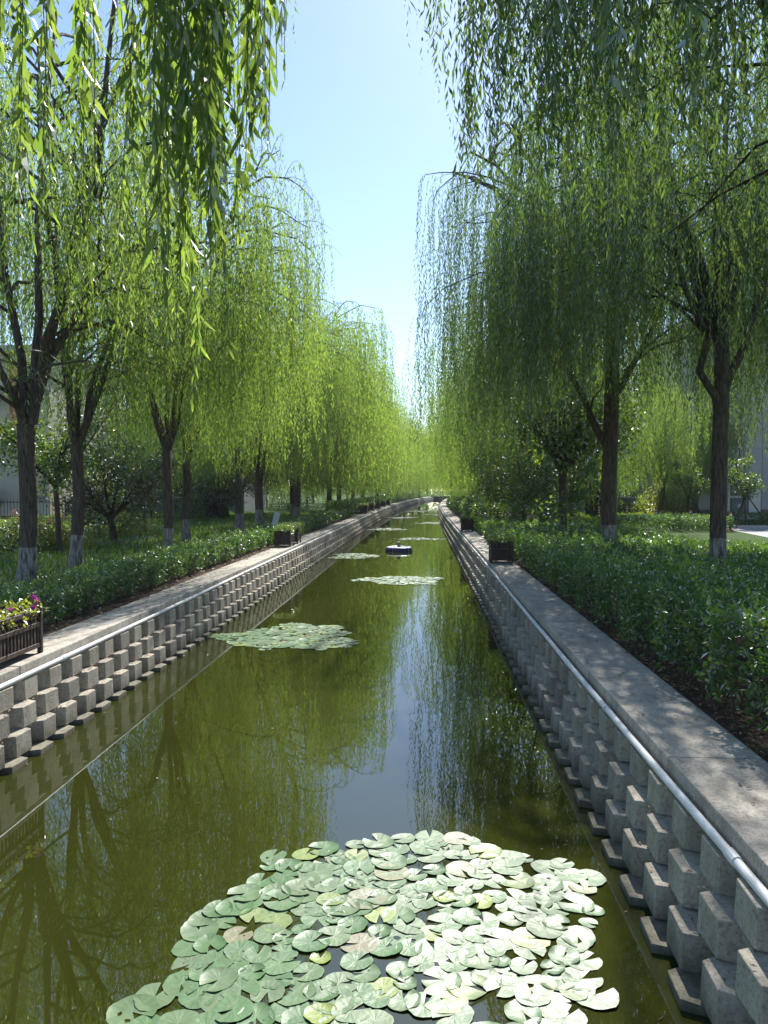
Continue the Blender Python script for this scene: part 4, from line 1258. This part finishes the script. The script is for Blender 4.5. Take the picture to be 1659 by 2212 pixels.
# dark pillar lamp with perforated side
p = at(1284, 1110, 47)
t = thing("pillar_lamp", "dark metal pillar with broad base left of the thickest trunk", "lamp post", (p[0], p[1], 0))
g = Geo(); g.box((0, 0, 1.1), (1.0, .7, 2.2)); put("base", g.mesh("base", M['iron']), t)
g = Geo(); g.box((-.1, 0, 3.6), (.5, .4, 2.8)); put("column", g.mesh("column", M['brown']), t)
for k in range(12):
    g = Geo(); g.box((-.1, -.205, 2.4 + k * .2), (.3, .02, .08)); put("slot", g.mesh("slot", M['iron']), t)
p = at(1262, 1085, 52)
t = thing("low_wall", "low pinkish stone wall behind the dark pillar", "wall", (p[0], p[1], 0))
g = Geo(); g.box((1.4, 0, .5), (6.5, .4, 1.0)); put("body", g.mesh("body", M['stone']), t)
g = Geo(); g.box((1.4, 0, 1.06), (6.7, .55, .12)); put("coping", g.mesh("coping", M['kerb']), t)

def window(parent, x, y, z, w, h, frame=.08):
    """window in a wall face at depth y facing -Y; x, z are its centre"""
    g = Geo()
    g.box((x, y - .04, z + h / 2 - frame / 2), (w, .1, frame)); g.box((x, y - .04, z - h / 2 + frame / 2), (w, .1, frame))
    for s in (-1, 1):
        g.box((x + s * (w / 2 - frame / 2), y - .04, z), (frame, .1, h - 2 * frame))
    f = put("window", g.mesh("window", M['frame']), parent)
    g = Geo(); g.box((x, y - .02, z), (w - 2 * frame, .03, h - 2 * frame)); put("pane", g.mesh("pane", M['glass']), f)
    g = Geo(); g.box((x, y - .06, z - h / 2 - .05), (w + .2, .18, .08)); put("sill", g.mesh("sill", M['kerb']), f)

p0 = at(1510, 1108, 44); bx, by = p0[0], 44.0
t = thing("stone_building", "grey beige stone clad building behind the trees at the right edge", "building", (bx, by, 0))
W_ = 16.0
g = Geo(); g.box((W_ / 2, 6.1, 5.5), (W_, 12, 11)); put("wall", g.mesh("wall", M['stone']), t)
g = Geo(); g.box((W_ / 2, 6.1, 11.2), (W_ + .4, 12.4, .4)); put("roof", g.mesh("roof", M['kerb']), t)
g = Geo(); g.box((W_ / 2, .03, .25), (W_ + .05, .2, .5)); put("plinth", g.mesh("plinth", M['brown']), t)
cl = box_mesh("cladding_panel", (1.13, .05, .83), 'stone')
for i in range(14):
    for k in range(8):
        xx, zz_ = .575 + i * 1.15, .95 + k * .85
        if 0 <= i <= 13 and not (i in (1, 6, 9, 12) and True):
            put("cladding_panel", cl, t, (xx, .075, zz_))
for i in (1, 6, 9, 12):
    xx = .575 + i * 1.15
    g = Geo(); g.box((xx, .09, 1.0), (1.13, .04, .95)); put("spandrel", g.mesh("spandrel", M['brown']), t)
    window(t, xx, .1, 2.75, 1.1, 2.4)
    g = Geo(); g.box((xx, .09, 4.65), (1.13, .04, 1.2)); put("spandrel", g.mesh("spandrel", M['brown']), t)
    window(t, xx, .1, 6.5, 1.1, 2.2)
g = Geo(); g.box((5.2, -.3, 4.2), (.9, .8, 8.4)); put("pilaster", g.mesh("pilaster", M['brown']), t)
# outdoor cooling unit with two fans
pu = at(1612, 1108, 42.6)
u = thing("cooling_unit", "tall beige outdoor cooling unit with two round fans by the stone wall", "cooling unit", (pu[0], 43.3, 0))
g = Geo(); g.box((0, 0, 1.2), (1.75, .8, 2.1)); put("casing", g.mesh("casing", M['acbody']), u)
g = Geo(); g.box((0, 0, .08), (1.7, .7, .16)); put("plinth", g.mesh("plinth", M['kerb']), u)
for z in (.75, 1.72):
    g = Geo(); g.box((-.25, -.41, z), (1.0, .03, .86)); f = put("grille", g.mesh("grille", M['grille']), u)
    g = Geo(); g.tube(np.array([[-.25, -.43, z], [-.25, -.46, z]]), .09, 14); put("hub", g.mesh("hub", M['acbody']), f)
    for k in range(20):
        a = 2 * pi * k / 20
        g = Geo(); g.tube(np.array([[-.25 + .09 * cos(a), -.44, z + .09 * sin(a)], [-.25 + .42 * cos(a), -.44, z + .42 * sin(a)]]), .006, 4); put("wire", g.mesh("wire", M['acbody']), f)

# ------------------------------------------------------------------ left side: buildings, fence, paths
pb = at(105, 1100, 46)
t = thing("apartment_house", "beige house with orange panel seen through the leftmost willow limbs", "building", (pb[0], 46, 0))
g = Geo(); g.box((-6, 6.1, 5.0), (12, 12, 10.0)); put("wall", g.mesh("wall", M['beige']), t)
g = Geo(); g.box((-6, 6.0, 10.2), (12.8, 12.8, .35)); put("roof", g.mesh("roof", M['kerb']), t)
g = Geo(); g.box((-1.9, .05, 7.2), (1.0, .14, 4.4)); put("panel", g.mesh("panel", M['orange']), t)
for i in range(4):
    for k in range(3):
        window(t, -.9 - i * 2.9 - (1.9 if i else 0), .1, 1.9 + k * 3.1, 1.2, 1.7)
for k in range(3):
    g = Geo(); g.box((-4.2, -.4, .9 + k * 3.1), (2.6, 1.0, .14)); b_ = put("balcony", g.mesh("balcony", M['kerb']), t)
    g = Geo(); g.box((-4.2, -.88, 1.4 + k * 3.1), (2.6, .05, .9)); put("parapet", g.mesh("parapet", M['beige']), b_)
pg = at(240, 1100, 56)
t = thing("low_building", "blue grey flat roofed building glimpsed behind the left willows", "building", (pg[0] - 2, 56, 0))
g = Geo(); g.box((5, 4, 3.6), (14, 8, 7.2)); put("wall", g.mesh("wall", M['greywall']), t)
g = Geo(); g.box((5, 4, 7.3), (14.5, 8.5, .25)); put("roof", g.mesh("roof", M['kerb']), t)
for i in range(5):
    for k in range(2):
        window(t, -.5 + i * 2.7, 0, 1.9 + k * 3.1, 1.3, 1.6)

# iron fence
fa, fb = at(-60, 1130, 37), at(470, 1118, 41)
t = thing("iron_fence", "black iron railing fence across the back of the left lawn", "fence", (fa[0], fa[1], 0), math.atan2(fb[1] - fa[1], fb[0] - fa[0]))
Lf = math.hypot(fb[0] - fa[0], fb[1] - fa[1])
for z in (.18, 1.0):
    g = Geo(); g.box((Lf / 2, 0, z), (Lf, .03, .04)); put("rail", g.mesh("rail", M['iron']), t)
bar = box_mesh("bar", (.022, .022, 1.18), 'iron'); post = box_mesh("post", (.09, .09, 1.3), 'iron')
k = 0; x = 0.1
while x < Lf:
    if k % 14 == 0:
        put("post", post, t, (x, 0, .65))
    else:
        put("bar", bar, t, (x, 0, .59))
    x += .15; k += 1
# dark timber stand by the fence
p = at(595 * .75, 1108, 42)
t = thing("garden_shed", "dark slatted garden stand with a rust coloured lid behind the left willows", "stand", (p[0], p[1], 0))
g = Geo(); g.box((0, 0, .55), (2.2, 1.2, 1.1)); put("body", g.mesh("body", M['iron']), t)
sl = box_mesh("slat", (.12, .03, 1.0), 'wood')
for i in range(13):
    put("slat", sl, t, (-1.0 + i * .166, -.62, .56))
g = Geo(); g.box((-.2, 0, 1.22), (1.2, 1.0, .2)); put("lid", g.mesh("lid", M['orange']), t)

# brick path and stepping stones
g = Geo()
pp = [at(488, 1142, 33)[:2], at(545, 1150, 31)[:2], at(600, 1125, 41)[:2], at(520, 1128, 40)[:2]]
g.add([[q[0], q[1], -.008] for q in pp], [[0, 1, 2, 3]])
pth = put("brick_path", g.mesh("brick_path", M['brickpave']), kind="structure")
for i in range(8):
    f = i / 7
    q = at(246 + 60 * f ** .8, 1172 - 34 * f, 23.8 + 9.5 * f)
    a = np.linspace(0, 2 * pi, 9)[:-1]
    bm = bmesh.new()
    vs_ = [bm.verts.new((.42 * cos(k) * (1 + .1 * sin(3 * k + i)), .34 * sin(k), 0)) for k in a]
    f_ = bm.faces.new(vs_); ret = bmesh.ops.extrude_face_region(bm, geom=[f_])
    bmesh.ops.translate(bm, verts=[v for v in ret['geom'] if isinstance(v, bmesh.types.BMVert)], vec=(0, 0, .06))
    bmesh.ops.recalc_face_normals(bm, faces=bm.faces[:])
    me = bpy.data.meshes.new("stepping_stone"); bm.to_mesh(me); bm.free(); me.materials.append(M['stepstone'])
    put("stepping_stone", me, None, (q[0] + .7, q[1], -.02), i * .4, "white stepping stone, %s of the row on the left lawn counted from the near end" % ordn[i], "stone", "white stepping stones")
# ring of edging stones round the plum tree
p = at(246, 1176, 23)
t = thing("stone_ring", "low ring of edging stones round the low dark tree", "stone ring", (p[0], p[1], 0))
es = box_mesh("edging_stone", (.26, .09, .09), 'kerb')
for i in range(18):
    a = 2 * pi * i / 18
    put("edging_stone", es, t, (cos(a) * .85, sin(a) * .85, .02), a + pi / 2)
print("built", len(bpy.data.objects), sum(len(m.polygons) for m in bpy.data.meshes))

# ------------------------------------------------------------------ thin summer haze
m, nt, N, L, p, out = newmat("thin haze")
N.remove(p)
v = N.new("ShaderNodeVolumePrincipled")
v.inputs["Color"].default_value = (.86, .92, 1.0, 1)
v.inputs["Density"].default_value = 0.00028
v.inputs["Anisotropy"].default_value = 0.3
L.new(v.outputs[0], out.inputs["Volume"])
g = Geo(); g.box((0, 110, 9.0), (240, 300, 24))
put("haze", g.mesh("haze", m), label="thin bluish air over the canal and park", cat="haze", kind="stuff")
